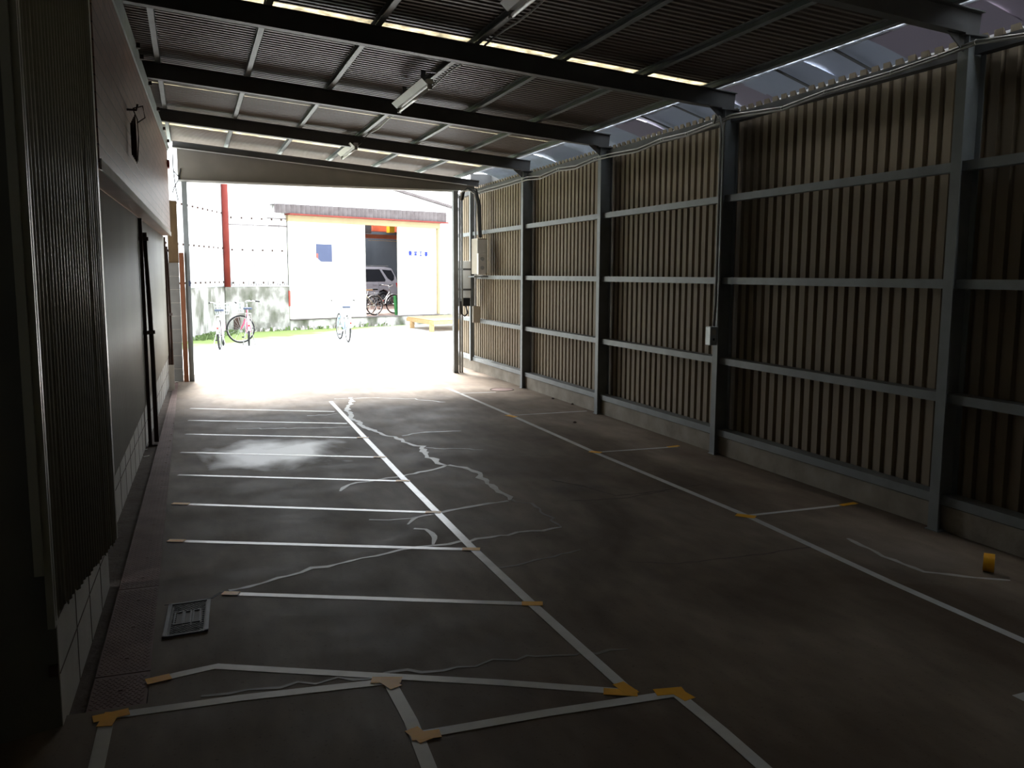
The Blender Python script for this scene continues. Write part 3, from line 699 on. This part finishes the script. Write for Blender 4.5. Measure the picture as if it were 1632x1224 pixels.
# ================================================================== lamps on the fourth purlin
def lamp(x, y, z, ln, lab):
    r = empty('fluorescent_lamp', (x, y, z), label=lab, cat='lamp', group='unlit tube lamps under the roof')
    b = MB()
    b.prism([(-.028,-ln/2,0),(.028,-ln/2,0),(.028,-ln/2,.045),(-.028,-ln/2,.045)], (0,ln,0)); b.build('housing', 'white', r)
    b = MB()
    for s_ in (-1, 1): b.prism([(.028*s_,-ln/2,.0),(.075*s_,-ln/2,.045),(.075*s_,-ln/2,.048),(.03*s_,-ln/2,.003)], (0,ln,0))
    b.build('reflector', 'white', r)
    MB().tube([(0,-ln/2+.03,-.03),(0,ln/2-.03,-.03)], .015, 12).build('tube_light', 'tube', r, smooth=True)
    for s_ in (-1, 1): MB().box(-.018, .018, s_*(ln/2-.015)-.015, s_*(ln/2-.015)+.015, -.045, .005).build('lamp_holder', 'cable', r)
    for s_ in (-1, 1): MB().box(-.02,2.2-x,s_*ln*.3-.01,s_*ln*.3+.01,zb(x)+.142-z,zb(x)+.15-z).box(-.02,.02,s_*ln*.3-.01,s_*ln*.3+.01,.045,zb(x)+.15-z).build('hanger', 'steel', r)
    return r
LX1, LY1, LX2, LY2, LX3, LY3 = 2.05, 8.34, 1.98, 4.85, 2.115, 12.3
lamp(LX1, LY1, 3.30, 1.22, 'unlit tube lamp between the middle roof beams, the middle one of three')
lamp(LX2, LY2, 3.30, 1.22, 'unlit tube lamp cut off by the top of the picture')
lamp(LX3, LY3, 3.30, 1.1, 'unlit tube lamp nearest the doorway header')
MB().tube([(2.26, y, zb(2.2)+.135+.012*math.sin(y*5)) for y in [Y0+.1+i*.25 for i in range(64)]], .008, 6).build('lamp_cable', 'cable', label='thin cable running along the lamp purlin', cat='cable')

# cable bundle along the top of the right wall
CP = [(762,305),(776,301),(791,297),(812,291),(833.6,284),(839.5,282),(861,280.6),(888.6,268),(917,264.6),(948,251),(971,245.5),(1015,237.6),(1054.6,221),(1094,212),(1149,191),(1165,183),(1246.7,171),(1315,145),(1421,114),(1496,88),(1556,65),(1632,54),(1720,46)]
def bundle(off, r_, name, lab):
    pts = [atx(px, py+off, 4.485) for px, py in CP]; fin = []
    for a, b_ in zip(pts, pts[1:]):
        for i in range(4): fin.append(a.lerp(b_, i/4))
    MB().tube(fin, r_, 6).build(name, 'cable', smooth=True, label=lab, cat='cable')
bundle(0, .007, 'wall_cable', 'pale upper cable looped along the top of the right wall')
bundle(4.5, .009, 'wall_cable', 'thicker lower cable looped along the top of the right wall')
for i in (4, 7, 9, 12, 13, 16, 17, 18, 19, 20):
    q = atx(CP[i][0], CP[i][1]+2, 4.485)
    MB().torus(q, (0,1,0), .015, .002, 14, 5).build('cable_tie', 'white', label='thin tie holding the cable pair on the right wall', cat='cable tie', group='cable ties on the right wall')
# switch box on the third column
sb = empty('switch_box', (4.455, 6.90, 1.1), label='small grey switch box at the foot of the cable on the third column', cat='switch box')
MB().box(-.035, .035, -.04, .04, -.085, .085).build('enclosure', 'galv', sb, bevel=.006)
MB().box(-.02, .02, -.043, -.04, .01, .06).build('cover', 'beige', sb); MB().box(-.008, .008, -.048, -.043, -.04, -.02).build('toggle', 'black', sb)
MB().tube([(4.455, 6.86, 1.19), (4.465, 6.86, 1.4), (4.465, 6.86, 2.9), (4.46, 6.87, 3.02), (4.47, 6.95, 3.08), (4.48, 7.0, 3.0)], .013, 8).build('drop_cable', 'cable', smooth=True, label='dark cable dropping down the third column to the switch box', cat='cable')
MB().tube([(4.478, 6.83, 1.19), (4.478, 6.83, 2.95), (4.48, 6.80, 3.02)], .007, 6).build('drop_cable', 'cable', smooth=True, label='thin second cable beside the dark one on the third column', cat='cable')

# distribution boxes at the right of the doorway
X_ = 4.44
def bxp(pxa, pya, pxb, pyb, x): return atx(pxa, pya, x), atx(pxb, pyb, x)
db = empty('distribution_box', (4.4, 13.75, 1.62), label='tall beige distribution box on the right wall beside the doorway', cat='electrical box')
MB().box(-.03, .13, -.16, .16, .03, .60).build('cabinet', 'beige', db, bevel=.005)
MB().box(-.035, .135, -.168, -.16, .05, .58).build('cover', 'white', db)
MB().box(-.05, .08, -.26, -.172, .02, .36).build('meter_cover', 'white', db, bevel=.01)
MB().tube([(.015,-.262,.27),(.015,-.275,.27)], .032, 16).build('dial', 'galv', db)
MB().tube([(.015,-.262,.13),(.015,-.275,.13)], .030, 16).build('dial', 'galv', db)
MB().box(-.09,.14,-.17,.18,-.02,0).build('bracket', 'steel', db)
mb_ = empty('meter_cabinet', (4.36, 14.36, 1.25), label='narrow white meter cabinet with two strapped bands beside the door jamb', cat='electrical box')
MB().box(-.10, .12, -.05, .08, 0, .62).build('cabinet', 'white', mb_, bevel=.006)
MB().box(-.045, -.03, -.056, -.05, .0, .62).build('seam', 'steel_dark', mb_)
for z in (.14, .48): MB().box(-.11, .13, -.058, -.05, z-.015, z+.015).build('strap', 'steel_dark', mb_)
MB().box(-.09, .11, -.05, .07, -.14, 0).build('terminal_box', 'black', mb_)
for x, lab, y, z0, z1 in ((4.235,'beside the right door jamb, the first from the jamb',14.14,0,2.93),(4.275,'beside the right door jamb, the second from the jamb',14.14,0,2.93),(4.47,'under and over the tall beige box',14.01,1.1,2.9)):
    MB().tube([(x,y,z0),(x,y,z1)], .017, 10).build('conduit', 'galv', smooth=True, label='vertical grey conduit ' + lab, cat='conduit')
for k, (dx, r_) in enumerate(((0,.014),(.035,.012),(.07,.014))):
    MB().tube([(4.235+dx*.6,14.1,2.86),(4.25+dx*.6,14.05,2.98+dx*.3),(4.33,13.98,3.02+dx*.4),(4.43,13.92-dx,2.95+dx),(4.45+dx*.4,13.85-dx,2.75),(4.46+dx*.2,13.8-dx,2.24)], r_, 8).build('power_cable', 'black' if k else 'cable', smooth=True,
        label='thick cable arching from the door jamb to the beige box', cat='cable', group='arching power cables')
MB().tube([(4.24,14.1,1.2),(4.24,14.08,1.0),(4.30,14.08,.95),(4.36,14.1,1.0),(4.37,14.25,1.12)], .012, 8).build('loop_cable', 'black', smooth=True, label='black cable loop hanging under the meter cabinet', cat='cable')
jb = MB().box(4.42, 4.545, 13.98, 14.04, .845, 1.12).build('junction_box', 'beige', label='small pale junction box below the beige distribution box', cat='junction box', bevel=.004)

# ================================================================== the yard
MB().box(-30, 30, 15.2, 60, -.2, -.004).build('ground_yard', 'ground', kind='structure')
b = MB().ribbon([atz(250,566), atz(312,565.5), atz(520,563.3), atz(760,560)], .03, .002, -.004); b.build('yard_seam', 'soil', label='thin dark seam across the pale yard', cat='seam')

FO = V((1.0, 25.73, 0)); FU = V((.910, .414, 0)).normalized(); FN = V((.414, -.910, 0)).normalized()
FA = math.atan2(FU.y, FU.x)
def fp(s_, d, z): return FO+FU*s_+FN*d+V((0,0,z))
def fbox(s0, s1, d0, d1, z0, z1, bld=None):
    b = bld or MB(); c = [fp(s0,d1,z0), fp(s1,d1,z0), fp(s1,d1,z1), fp(s0,d1,z1)]
    b.prism(c, FN*(d0-d1)); return b
def topz(s_): return 5.33-.18*s_
workshop = empty('workshop_building', tuple(FO), label='white corrugated workshop building across the yard with an open sliding door', cat='building')
def W(b, name, mt, **t):
    for i, p in enumerate(b.v): b.v[i] = tuple(V(p)-FO)
    return b.build(name, mt, workshop, **t)
def wprof(a, b_, pitch=.075, d=.018):
    pr = []; n = int((b_-a)/pitch)
    for i in range(n):
        for t in range(4): pr.append((a+pitch*(i+t/4), d*(.5+.5*math.cos(2*PI*t/4))))
    pr.append((b_, 0)); return pr
W(MB().sheet(fp(0,0,0), FU, FN, wprof(0, 1.88), lambda a: V((0,0,1.29)), lambda a: V((0,0,topz(a))), .004), 'sheet_wall', 'wht_sheet')
W(MB().sheet(fp(0,0,0), FU, FN, wprof(1.88, 9.6), lambda a: V((0,0,3.35)), lambda a: V((0,0,topz(a))), .004), 'sheet_wall', 'wht_sheet')
W(MB().sheet(fp(0,0,0), FU, FN, wprof(7.62, 9.6), lambda a: V((0,0,.25)), lambda a: V((0,0,3.35)), .004), 'sheet_wall', 'wht_sheet')
W(fbox(-.1, 1.88, -.15, .04, -.01, 1.27), 'concrete_base', 'stained')
W(fbox(1.88, 9.6, -.30, .06, -.01, .30), 'plinth', 'stained')
W(fbox(0, 1.88, .0, .06, 1.27, 1.30), 'sill_flashing', 'galv')
b = MB()
for z in (1.36, 2.27, 3.15):
    for i in range(6): fbox(.13+.31*i, .175+.31*i, .02, .035, z, z+.05, b)
W(b, 'bolts', 'rust')
b = MB()
for i in range(25):
    if random.random() < .8:
        a_ = .0375+.075*i; hh_ = random.uniform(.06, .32)
        b.prism([fp(a_-.014, .003, 1.305), fp(a_+.014, .003, 1.305), fp(a_, .003, 1.305+hh_)], FN*.003)
for a_ in (.82, 1.62): b.prism([fp(a_-.006, .019, 1.3), fp(a_+.006, .019, 1.3), fp(a_+.006, .019, 3.1), fp(a_-.006, .019, 3.1)], FN*.003)
W(b, 'grime_streaks', 'awn')
b = MB(); fbox(0, 1.3, .0, .03, 2.98, 3.0, b); fbox(1.3, 1.9, .0, .05, 2.98, 3.02, b); fbox(1.25, 1.9, .0, .04, 3.2, 3.22, b); W(b, 'lap_edge', 'awn')
rb = MB()
rb.prism([fp(5.2,.0,topz(5.2)-.02), fp(9.7,.0,topz(9.7)-.02), fp(9.7,.0,topz(9.7)+.05), fp(5.2,.0,topz(5.2)+.05)], FN*.18)
W(rb, 'roof_edge', 'awn')
W(MB().prism([fp(-.2,.05,topz(-.2)), fp(9.7,.05,topz(9.7)), fp(9.7,.05,topz(9.7)+.05), fp(-.2,.05,topz(-.2)+.05)], FN*-1.0), 'roof', 'wht_sheet')
# awning over the sliding doors
aw = [(s_, d_) for s_, d_ in wprof(1.35, 7.75, .16, .05)]
W(MB().sheet(fp(0,.22,0), FU, FN, aw, lambda a: V((0,0,3.36)), lambda a: V((0,0,3.60+.01*a)), .004), 'awning', 'awn')
W(fbox(1.8, 7.75, .05, .34, 3.32, 3.36), 'awning_edge', 'redpole')
W(fbox(1.35, 7.8, .0, .24, 3.585, 3.60), 'awning_top', 'awn')
W(fbox(1.86, 7.55, -.02, .14, 3.15, 3.32), 'lintel', 'cream')
W(fbox(7.50, 7.58, -.05, .06, .3, 3.16), 'door_post', 'cream')
W(MB().tube([fp(7.75,.1,3.5), fp(7.85,.2,3.7), fp(8.0,.25,3.7)], .04, 8), 'pipe', 'white')
W(MB().tube([fp(7.72,.08,.3), fp(7.72,.08,3.2)], .03, 8), 'downpipe', 'white')
ld = MB(); fbox(1.89, 4.57, .02, .07, .32, 3.15, ld)
ldo = W(ld, 'sliding_door', 'wht_door')
o = fbox(3.59-.79, 3.59-.79+.55, .072, .082, 2.0, 2.52)
sdo = [V(p)-FO for p in o.v]; o.v = [tuple(p) for p in sdo]
sg = o.build('window_sign', 'blue', ldo, label='faded blue square sign')
o = fbox(2.80, 2.86, .083, .087, 2.06, 2.24); o.v = [tuple(V(p)-FO) for p in o.v]; o.build('red_corner', 'redp', ldo)
o = MB(); o.prism([fp(2.80,.084,2.0), fp(2.95,.084,2.0), fp(2.80,.084,2.12)], FN*.004); o.v = [tuple(V(p)-FO) for p in o.v]; o.build('torn_corner', 'wht_door', ldo)
rd = MB(); fbox(5.90, 7.50, -.06, -.01, .30, 3.15, rd); rdo = W(rd, 'sliding_door', 'wht_door')
W(fbox(1.86, 1.90, .03, .09, .7, 1.15), 'latch_guard', 'redp')
W(fbox(1.88, 7.55, .01, .10, .285, .315), 'door_rail', 'awn')

# blue characters on the right door (the company name), brush strokes laid out on a unit square
CH = {
 'east': [((.5,0),(.5,1)),((.1,.88),(.9,.88)),((.2,.72),(.8,.72)),((.2,.55),(.8,.55)),((.2,.38),(.8,.38)),((.2,.38),(.2,.72)),((.8,.38),(.8,.72)),((.48,.38),(.12,.06)),((.52,.38),(.9,.06))],
 'glory': [((.25,.82),(.32,.98)),((.5,.82),(.5,1)),((.75,.82),(.70,.98)),((.1,.72),(.9,.72)),((.1,.60),(.1,.72)),((.9,.60),(.9,.72)),((.15,.45),(.85,.45)),((.5,0),(.5,.62)),((.48,.42),(.1,.08)),((.52,.42),(.9,.08))],
 'work': [((.18,.88),(.82,.88)),((.08,.08),(.92,.08)),((.5,.1),(.5,.88))],
 'matter': [((.5,0),(.5,1)),((.08,.88),(.92,.88)),((.25,.78),(.75,.78)),((.25,.66),(.75,.66)),((.25,.66),(.25,.78)),((.75,.66),(.75,.78)),((.2,.54),(.78,.54)),((.05,.42),(.95,.42)),((.2,.30),(.78,.30)),((.78,.30),(.78,.54)),((.2,.18),(.78,.18)),((.5,.0),(.38,.06))]}
for k, key in enumerate(('east', 'glory', 'work', 'matter')):
    b = MB(); s0 = 6.31+.222*k; sz = .16; z0 = 2.235-.004*k
    for (a, c), (e, g) in CH[key]:
        b.bar(fp(s0+a*sz, -.004, z0+c*sz), fp(s0+e*sz, -.004, z0+g*sz), .028, .008, FN)
    b.v = [tuple(V(p)-FO) for p in b.v]; b.build('painted_character', 'bluech', rdo)

# inside of the workshop, unseen gaps added in its roof to let light in
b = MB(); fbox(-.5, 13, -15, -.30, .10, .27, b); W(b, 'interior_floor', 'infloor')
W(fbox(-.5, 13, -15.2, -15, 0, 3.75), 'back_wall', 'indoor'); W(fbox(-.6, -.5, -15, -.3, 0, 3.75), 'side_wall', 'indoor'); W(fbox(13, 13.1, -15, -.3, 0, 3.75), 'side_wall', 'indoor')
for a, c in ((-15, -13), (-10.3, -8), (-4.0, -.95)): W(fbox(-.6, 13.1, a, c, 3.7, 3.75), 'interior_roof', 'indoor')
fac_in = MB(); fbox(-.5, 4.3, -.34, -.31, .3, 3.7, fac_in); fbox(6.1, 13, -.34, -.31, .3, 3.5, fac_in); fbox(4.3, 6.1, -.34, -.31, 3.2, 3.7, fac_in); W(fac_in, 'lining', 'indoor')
def up_at(px, py, dist): return EYE+ray(px,py).normalized()*dist
def fat(px, py, d):   # point of the plane at distance d behind the facade
    r = ray(px, py); o = fp(0, d, 0); t = (o-EYE).dot(FN)/r.dot(FN); return EYE+r*t
def fs_of(p): return (p-FO).dot(FU), p.z
def inbox(px0, py0, px1, py1, d, th, name, mt, lab, cat):
    s0, z1 = fs_of(fat(px0, py0, d)); s1, z0 = fs_of(fat(px1, py1, d))
    return fbox(s0, s1, d-th, d, z0, z1).build(name, mt, label=lab, cat=cat)
inbox(560, 372, 660, 382, -4.0, .25, 'crane_girder', 'crane', 'dull red crane girder inside the workshop above the car', 'girder')
inbox(594, 355, 660, 371, -4.6, .4, 'overhead_hoist', 'orange', 'orange red hoist body above the red girder in the workshop', 'hoist')
inbox(621, 360, 629, 371, -4.1, .2, 'chain_container', 'yellow', 'small yellow block on the hoist in the workshop', 'hoist block')
inbox(589, 382.8, 660, 385.5, -3.7, .1, 'yellow_rail', 'yellow', 'yellow rail under the red girder in the workshop', 'rail')
inbox(575, 358, 592, 372, -4.4, .4, 'motor_box', 'steel_dark', 'dark motor box left of the hoist in the workshop', 'motor')
g0 = fat(632, 504.5, -.9)
gp = MB().tube([g0, g0+V((-.05,0,.70))], .055, 10).build('green_post', 'green', label='bright green post standing just inside the workshop opening', cat='post')

# car in the workshop
def car():
    p = atz(612, 486.5, .27); r = empty('parked_car', p, FA, label='silver station wagon parked inside the workshop opening', cat='car')
    # local: x to the right (tail), y away, rear wheel centre at x=0
    w2 = 1.65
    lo = [(-3.55,.25),(-.36,.25),(-.34,.42),(-.2,.62),(0,.69),(.2,.62),(.34,.42),(.36,.28),(.72,.32),(.82,.5),(.84,.75),(.80,1.0),(-1.5,1.0),(-2.55,.95),(-3.4,.78),(-3.65,.55)]
    b = MB(); b.prism([(x, 0, z) for x, z in lo], (0,w2,0)); b.build('body', 'silverpaint', r, bevel=.03)
    b = MB(); base = [(-2.45,.98),(.80,.98),(.74,1.2),(.55,1.62),(.2,1.68),(-1.2,1.68),(-1.7,1.55)]
    vs = [(x, .0+max(0,(z-.98))*.22, z) for x, z in base]+[(x, w2-max(0,(z-.98))*.22, z) for x, z in base]; n = len(base)
    b.add(vs, [tuple(range(n-1,-1,-1)), tuple(range(n,2*n))]+[(i,(i+1)%n,n+(i+1)%n,n+i) for i in range(n)]); b.build('cabin', 'silverpaint', r, bevel=.03)
    yy = lambda z: .0+(z-.98)*.22-.012
    for pts in ([(.0,1.56),(.50,1.53),(.62,1.30),(.58,1.12),(.45,1.05),(.25,1.18)], [(-.95,1.57),(-.13,1.57),(.12,1.12),(.08,1.04),(-.95,1.04)], [(-1.75,1.50),(-1.02,1.57),(-1.02,1.04),(-2.2,1.04)]):
        b = MB(); n = len(pts); b.add([(x, yy(z), z) for x, z in pts]+[(x, yy(z)+.01, z) for x, z in pts], [tuple(range(n)), tuple(range(2*n-1,n-1,-1))]+[(i,(i+1)%n,n+(i+1)%n,n+i) for i in range(n)]); b.build('window', 'glass', r)
    for x0 in (0, -2.6):
        for y_ in (.09, w2-.09):
            wh = MB().torus((x0, y_, .31), (0,1,0), .235, .085, 28, 8).build('wheel', 'black', r, smooth=True)
            b = MB(); b.tube([(x0,y_-.05,.31),(x0,y_+.05,.31)], .17, 20); b.build('hub', 'chrome', wh)
            b = MB()
            for k in range(5):
                t = 2*PI*k/5; b.tube([(x0+.10*math.sin(t), y_-.055, .31+.10*math.cos(t)), (x0+.10*math.sin(t), y_-.05, .31+.10*math.cos(t))], .035, 8)
            b.build('hub_hole', 'black', wh)
    b = MB().torus((0,.0,.33), (0,1,0), .36, .02, 24, 6, PI*0, PI*1) ; b.build('arch_trim', 'steel_dark', r)
    MB().box(-.58,-.36,-.02,-.004,.88,.92).build('door_handle', 'silverpaint', r)
    MB().box(-.262,-.254,-.004,.0,.35,1.0).build('door_gap', 'black', r)
    MB().prism([(.66,-.006,.98),(.82,-.006,.98),(.83,-.006,.72),(.74,-.006,.72)], (0,.12,0)).build('tail_lamp', 'redlamp', r)
    MB().box(-3.4,.83,-.006,0,.30,.36).build('sill_trim', 'steel_dark', r)
    for y_ in (.2, w2-.2): MB().tube([(-1.1,y_,1.72),(.4,y_,1.71)], .018, 8).build('roof_rail', 'steel_dark', r)
car()

# ------------------------------------------------------------------ bicycles
def bicycle(px, py, head, steer, paint, label, saddle='saddle', basket=True, zg=0.0, fender='white', scale=1.0, pos=None):
    p = pos if pos is not None else atz(px, py, zg)
    r = empty('bicycle', p, head, label=label, cat='bicycle', group=None); r.scale = (scale,)*3
    R_ = .33
    ax = V((.90, 0, .33)); c_, s_ = math.cos(steer), math.sin(steer)
    def st(q):
        q = V(q); dx, dy = q.x-ax.x, q.y; return V((ax.x+dx*c_-dy*s_, dx*s_+dy*c_, q.z))
    sdir = V((-s_, c_, 0))
    def wheel(c, axis):
        w_ = MB().torus(c, axis, R_-.018, .020, 40, 8).build('wheel', 'black', r, smooth=True)
        MB().torus(c, axis, R_-.037, .008, 40, 6).build('rim', 'chrome', w_, smooth=True)
        b = MB(); A = V(axis).normalized(); u = A.cross(V((0,0,1))).normalized(); v_ = V((0,0,1))
        for k in range(18):
            t = 2*PI*k/18; b.tube([V(c)+A*(.02*(-1)**k), V(c)+(u*math.cos(t)+v_*math.sin(t))*(R_-.04)], .0016, 4)
        b.tube([V(c)-A*.035, V(c)+A*.035], .022, 10); b.build('spokes', 'chrome', w_)
    wheel((0,0,R_), (0,1,0)); hub = st((1.06, 0, R_)); wheel(hub, sdir)
    b = MB(); bb = V((.43,0,.27)); sct = V((.30,0,.66)); hl = V((.95,0,.56)); hh = V((.89,0,.80))
    b.tube([hh, hl], .019, 8); b.tube([bb, sct], .016, 8)
    b.tube([hl+V((0,0,.02)), V((.75,0,.36)), bb], .019, 8); b.tube([hh-V((0,0,.05)), V((.68,0,.50)), V((.39,0,.42))], .015, 8)
    for s2 in (-1, 1): b.tube([bb+V((0,.03*s2,0)), V((0,.055*s2,R_))], .009, 6); b.tube([sct+V((0,.015*s2,-.02)), V((0,.055*s2,R_))], .008, 6)
    b.build('frame', paint, r, smooth=True)
    b = MB()
    for s2 in (-1, 1): b.tube([st((.955,.045*s2,.56)), st((.99,.05*s2,.45)), st((1.06,.05*s2,R_))], .010, 6)
    b.tube([st((.955,-.045,.56)), st((.955,.045,.56))], .014, 6); b.build('fork', paint, r, smooth=True)
    b = MB(); b.tube([sct-V((0,0,.02)), V((.25,0,.82))], .012, 8); b.build('seat_post', 'chrome', r)
    b = MB(); pts = [(.10,.08),(.13,.10),(.22,.085),(.30,.04),(.38,.022),(.40,0)]
    out = [(x, y) for x, y in pts]+[(x, -y) for x, y in reversed(pts[:-1])]
    b.prism([(x, y, .82) for x, y in out], (0,0,.05)); b.build('saddle', saddle, r, bevel=.015)
    b = MB(); b.tube([hh, V((.87,0,.93))], .013, 8)
    b.tube([st((.72,-.28,.99)), st((.80,-.26,1.0)), st((.90,-.16,.98)), st((.91,0,.94)), st((.90,.16,.98)), st((.80,.26,1.0)), st((.72,.28,.99))], .011, 8); b.build('handlebar', 'chrome', r, smooth=True)
    b = MB()
    for s2 in (-1, 1): b.tube([st((.66,.285*s2,.985)), st((.76,.275*s2,.998))], .016, 8)
    b.build('grips', 'black', r)
    b = MB()
    def fen(c, fn):
        n = 18
        for i in range(n):
            t0, t1 = PI*(-.05+.72*i/n), PI*(-.05+.72*(i+1)/n)
            q = []
            for t in (t0, t1):
                for y_ in (-.026, .026): q.append(fn((c-math.cos(t+.25)*(R_+.025), y_, R_+math.sin(t+.25)*(R_+.025))))
            b.add([*q, *[v_+V((0,0,.003)) for v_ in q]], [(0,1,3,2),(4,6,7,5),(0,4,5,1),(2,3,7,6)])
    fen(0, lambda q: V(q)); b.build('mudguard', fender, r, smooth=True); b = MB(); fen(1.06, st); b.build('mudguard', fender, r, smooth=True)
    b = MB(); b.tube([bb-V((0,.06,0)), bb+V((0,.06,0))], .02, 10); b.tube([bb+V((0,.06,0)), bb+V((.12,.07,-.11))], .008, 6); b.tube([bb-V((0,.06,0)), bb+V((-.12,-.07,.11))], .008, 6)
    b.torus(bb+V((0,-.045,0)), (0,1,0), .085, .006, 24, 5)
    b.build('crank', 'chrome', r)
    for s2 in (-1, 1): MB().box(bb.x+.12*s2-.045, bb.x+.12*s2+.045, .08*s2-.03+.03*s2, .08*s2+.03+.03*s2, bb.z-.12*s2, bb.z-.10*s2+.005).build('pedal', 'black', r)
    b = MB(); b.tube([(0,.07,R_), (-.04,.14,.0)], .008, 6); b.tube([(0,-.07,R_), (-.04,-.14,.0)], .008, 6); b.tube([(-.04,-.14,.005),(-.04,.14,.005)], .008, 6); b.build('stand', 'chrome', r)
    MB().box(-.36,-.345,-.02,.02,.46,.50).build('reflector', 'redlamp', r)
    b = MB()
    for y_ in (-.06,-.02,.02,.06): b.tube([(-.22,y_,.74),(.18,y_,.74)], .005, 5)
    for x_ in (-.2,0,.16): b.tube([(x_,-.065,.74),(x_,.065,.74)], .005, 5)
    for s2 in (-1,1): b.tube([(-.15,.06*s2,.74),(0,.06*s2,R_)], .005, 5)
    b.build('rear_rack', 'chrome', r)
    if basket:
        b = MB(); z0, z1 = .72, .96
        for z, g in ((z0,.0),(z0+.08,.012),(z0+.16,.024),(z1,.036)):
            q = [st((1.0,-.14-g,z)), st((1.22+g,-.14-g,z)), st((1.22+g,.14+g,z)), st((1.0,.14+g,z)), st((1.0,-.14-g,z))]; b.tube(q, .004, 5)
        for t in range(7):
            y_ = -.14+.28*t/6; b.tube([st((1.22,y_,z0)), st((1.256,y_*1.25,z1))], .003, 4); b.tube([st((1.0,y_,z0)), st((1.0,y_*1.25,z1))], .003, 4); b.tube([st((1.0,y_,z0)), st((1.22,y_,z0))], .003, 4)
        for t in range(6):
            x_ = 1.0+.22*t/5
            for s2 in (-1,1): b.tube([st((x_,.14*s2,z0)), st((x_*1.0+.02,.176*s2,z1))], .003, 4)
        b.build('basket', 'galv', r)
    return r
def head(pa, pb):
    a, b_ = atz(*pa), atz(*pb); return math.atan2(b_.y-a.y, b_.x-a.x)
def above(px, py): return atz(px, py)
bicycle(397, 551, math.radians(88), math.radians(100), 'bred', 'red framed bicycle in the yard with its front wheel turned sideways', fender='bpink')
bicycle(350.5, 557, math.radians(83), math.radians(8), 'bpink', 'pale bicycle nearest the mossy side wall, seen from behind')
bicycle(555, 545.5, math.radians(91), math.radians(4), 'bblue', 'pale blue bicycle standing in the middle of the yard', basket=False)
pA = fat(597, 501, -1.2); bicycle(0,0, FA+PI-.05, 0.05, 'bcream', 'bicycle with tan saddle inside the workshop, rear wheel in the opening', 'brownsad', False, pos=V((pA.x, pA.y, .27)))
pB = fat(627.5, 499, -1.9); q = V((pB.x, pB.y, .27))-V((math.cos(FA+.0), math.sin(FA), 0))*1.06
bicycle(0,0, FA, 0.0, 'bgrey', 'pewter bicycle inside the workshop behind the green post', 'black', False, pos=q)

fbox(.12, .30, .04, .06, .05, .42).build('rusty_plate', 'rust', label='small rusty plate low on the mossy yard wall behind the red bicycle', cat='plate')
# red pole, side fence
p = fp(-.05, .1, 0)
MB().tube([(p.x, p.y, 1.27), (p.x, p.y, 6.5)], .085, 16).build('red_pole', 'redpole', smooth=True, label='tall dark red steel pole in the corner of the yard walls', cat='pole')
SA, SB = V((-.55, 21.4, 0)), V((.93, 25.75, 0)); su = (SB-SA).normalized(); sn = V((su.y, -su.x, 0))
sf = empty('side_fence', SA, label='white corrugated fence on a mossy concrete base at the left of the yard', cat='fence')
L_ = (SB-SA).length
MB().prism([(0,0,-.01), tuple(su*L_-V((0,0,.01))), tuple(su*L_+V((0,0,1.29))), (0,0,1.29)], sn*-.12).build('concrete_base', 'stained', sf)
MB().sheet((0,0,0), su, sn, wprof(0, L_), lambda a: V((0,0,1.31)), lambda a: V((0,0,5.6)), .004).build('sheet_panel', 'wht_sheet', sf)
MB().prism([tuple(sn*.03+V((0,0,1.28))), tuple(su*L_+sn*.03+V((0,0,1.28))), tuple(su*L_+sn*.03+V((0,0,1.31))), tuple(sn*.03+V((0,0,1.31)))], sn*-.1).build('sill_flashing', 'galv', sf)
b = MB()
for z in (1.38, 2.3, 3.25):
    for i in range(12):
        q = su*(.2+.38*i)+sn*.022
        if .2+.38*i < L_: b.box(q.x-.022, q.x+.022, q.y-.022, q.y+.022, z, z+.05)
b.build('bolts', 'rust', sf)

# wooden platform in front of the right sliding door
a, c = atz(657, 523), atz(688, 528.7)
zt = .30; A = V((a.x, a.y, 0)); C_ = V((c.x, c.y, 0)); dr = (C_-A).normalized()
A2 = A-dr*.5; C2 = C_+dr*.12; back = V((1.9, .9, 0))
plat = empty('timber_platform', A, label='low timber platform on short legs by the right sliding door', cat='platform')
rel = lambda q: q-A
b = MB()
n = 7
for k in range(n):
    t0, t1 = k/n+.004, (k+1)/n-.004
    b.prism([rel(A2+back*t0)+V((0,0,zt)), rel(C2+back*t0)+V((0,0,zt)), rel(C2+back*t1)+V((0,0,zt)), rel(A2+back*t1)+V((0,0,zt))], (0,0,.03))
b.build('deck_boards', 'wood', plat)
b = MB(); b.bar(rel(A2)+V((0,0,zt-.05)), rel(C2)+V((0,0,zt-.05)), .05, .10); b.bar(rel(C2)+V((0,0,zt-.05)), rel(C2+back)+V((0,0,zt-.05)), .05, .10); b.build('frame', 'wood', plat)
for q in (A, C_, C_+back*.5, C_+back*.95, A+back*.9):
    r_ = rel(q); MB().box(r_.x-.06, r_.x+.06, r_.y-.06, r_.y+.06, 0, zt-.1).build('leg', 'wood', plat)

# weeds at the foot of the yard walls
b = MB(); b2 = MB()
for i in range(420):
    t = random.random()
    q = (SA.lerp(SB, .35+.65*t)+sn*abs(random.gauss(0,.22))+sn*.03) if i % 3 else fp(random.uniform(0, 5.5), .1+abs(random.gauss(0,.10)), 0)
    h_ = random.uniform(.03, .14); a_ = random.uniform(0, PI*2); dx, dy = math.cos(a_)*.03, math.sin(a_)*.03
    (b if i % 6 else b2).add([(q.x-dx,q.y-dy,0),(q.x+dx,q.y+dy,0),(q.x+dx*2+.02,q.y+dy*2,h_),(q.x-dx*.4,q.y-dy*.4,h_*.8)], [(0,1,2,3)])
b.build('weeds', 'moss', label='low green weeds along the foot of the yard walls', cat='weeds', kind='stuff')
b2.build('dry_leaves', 'leafw', label='pale dry leaves along the foot of the yard walls', cat='leaves', kind='stuff')
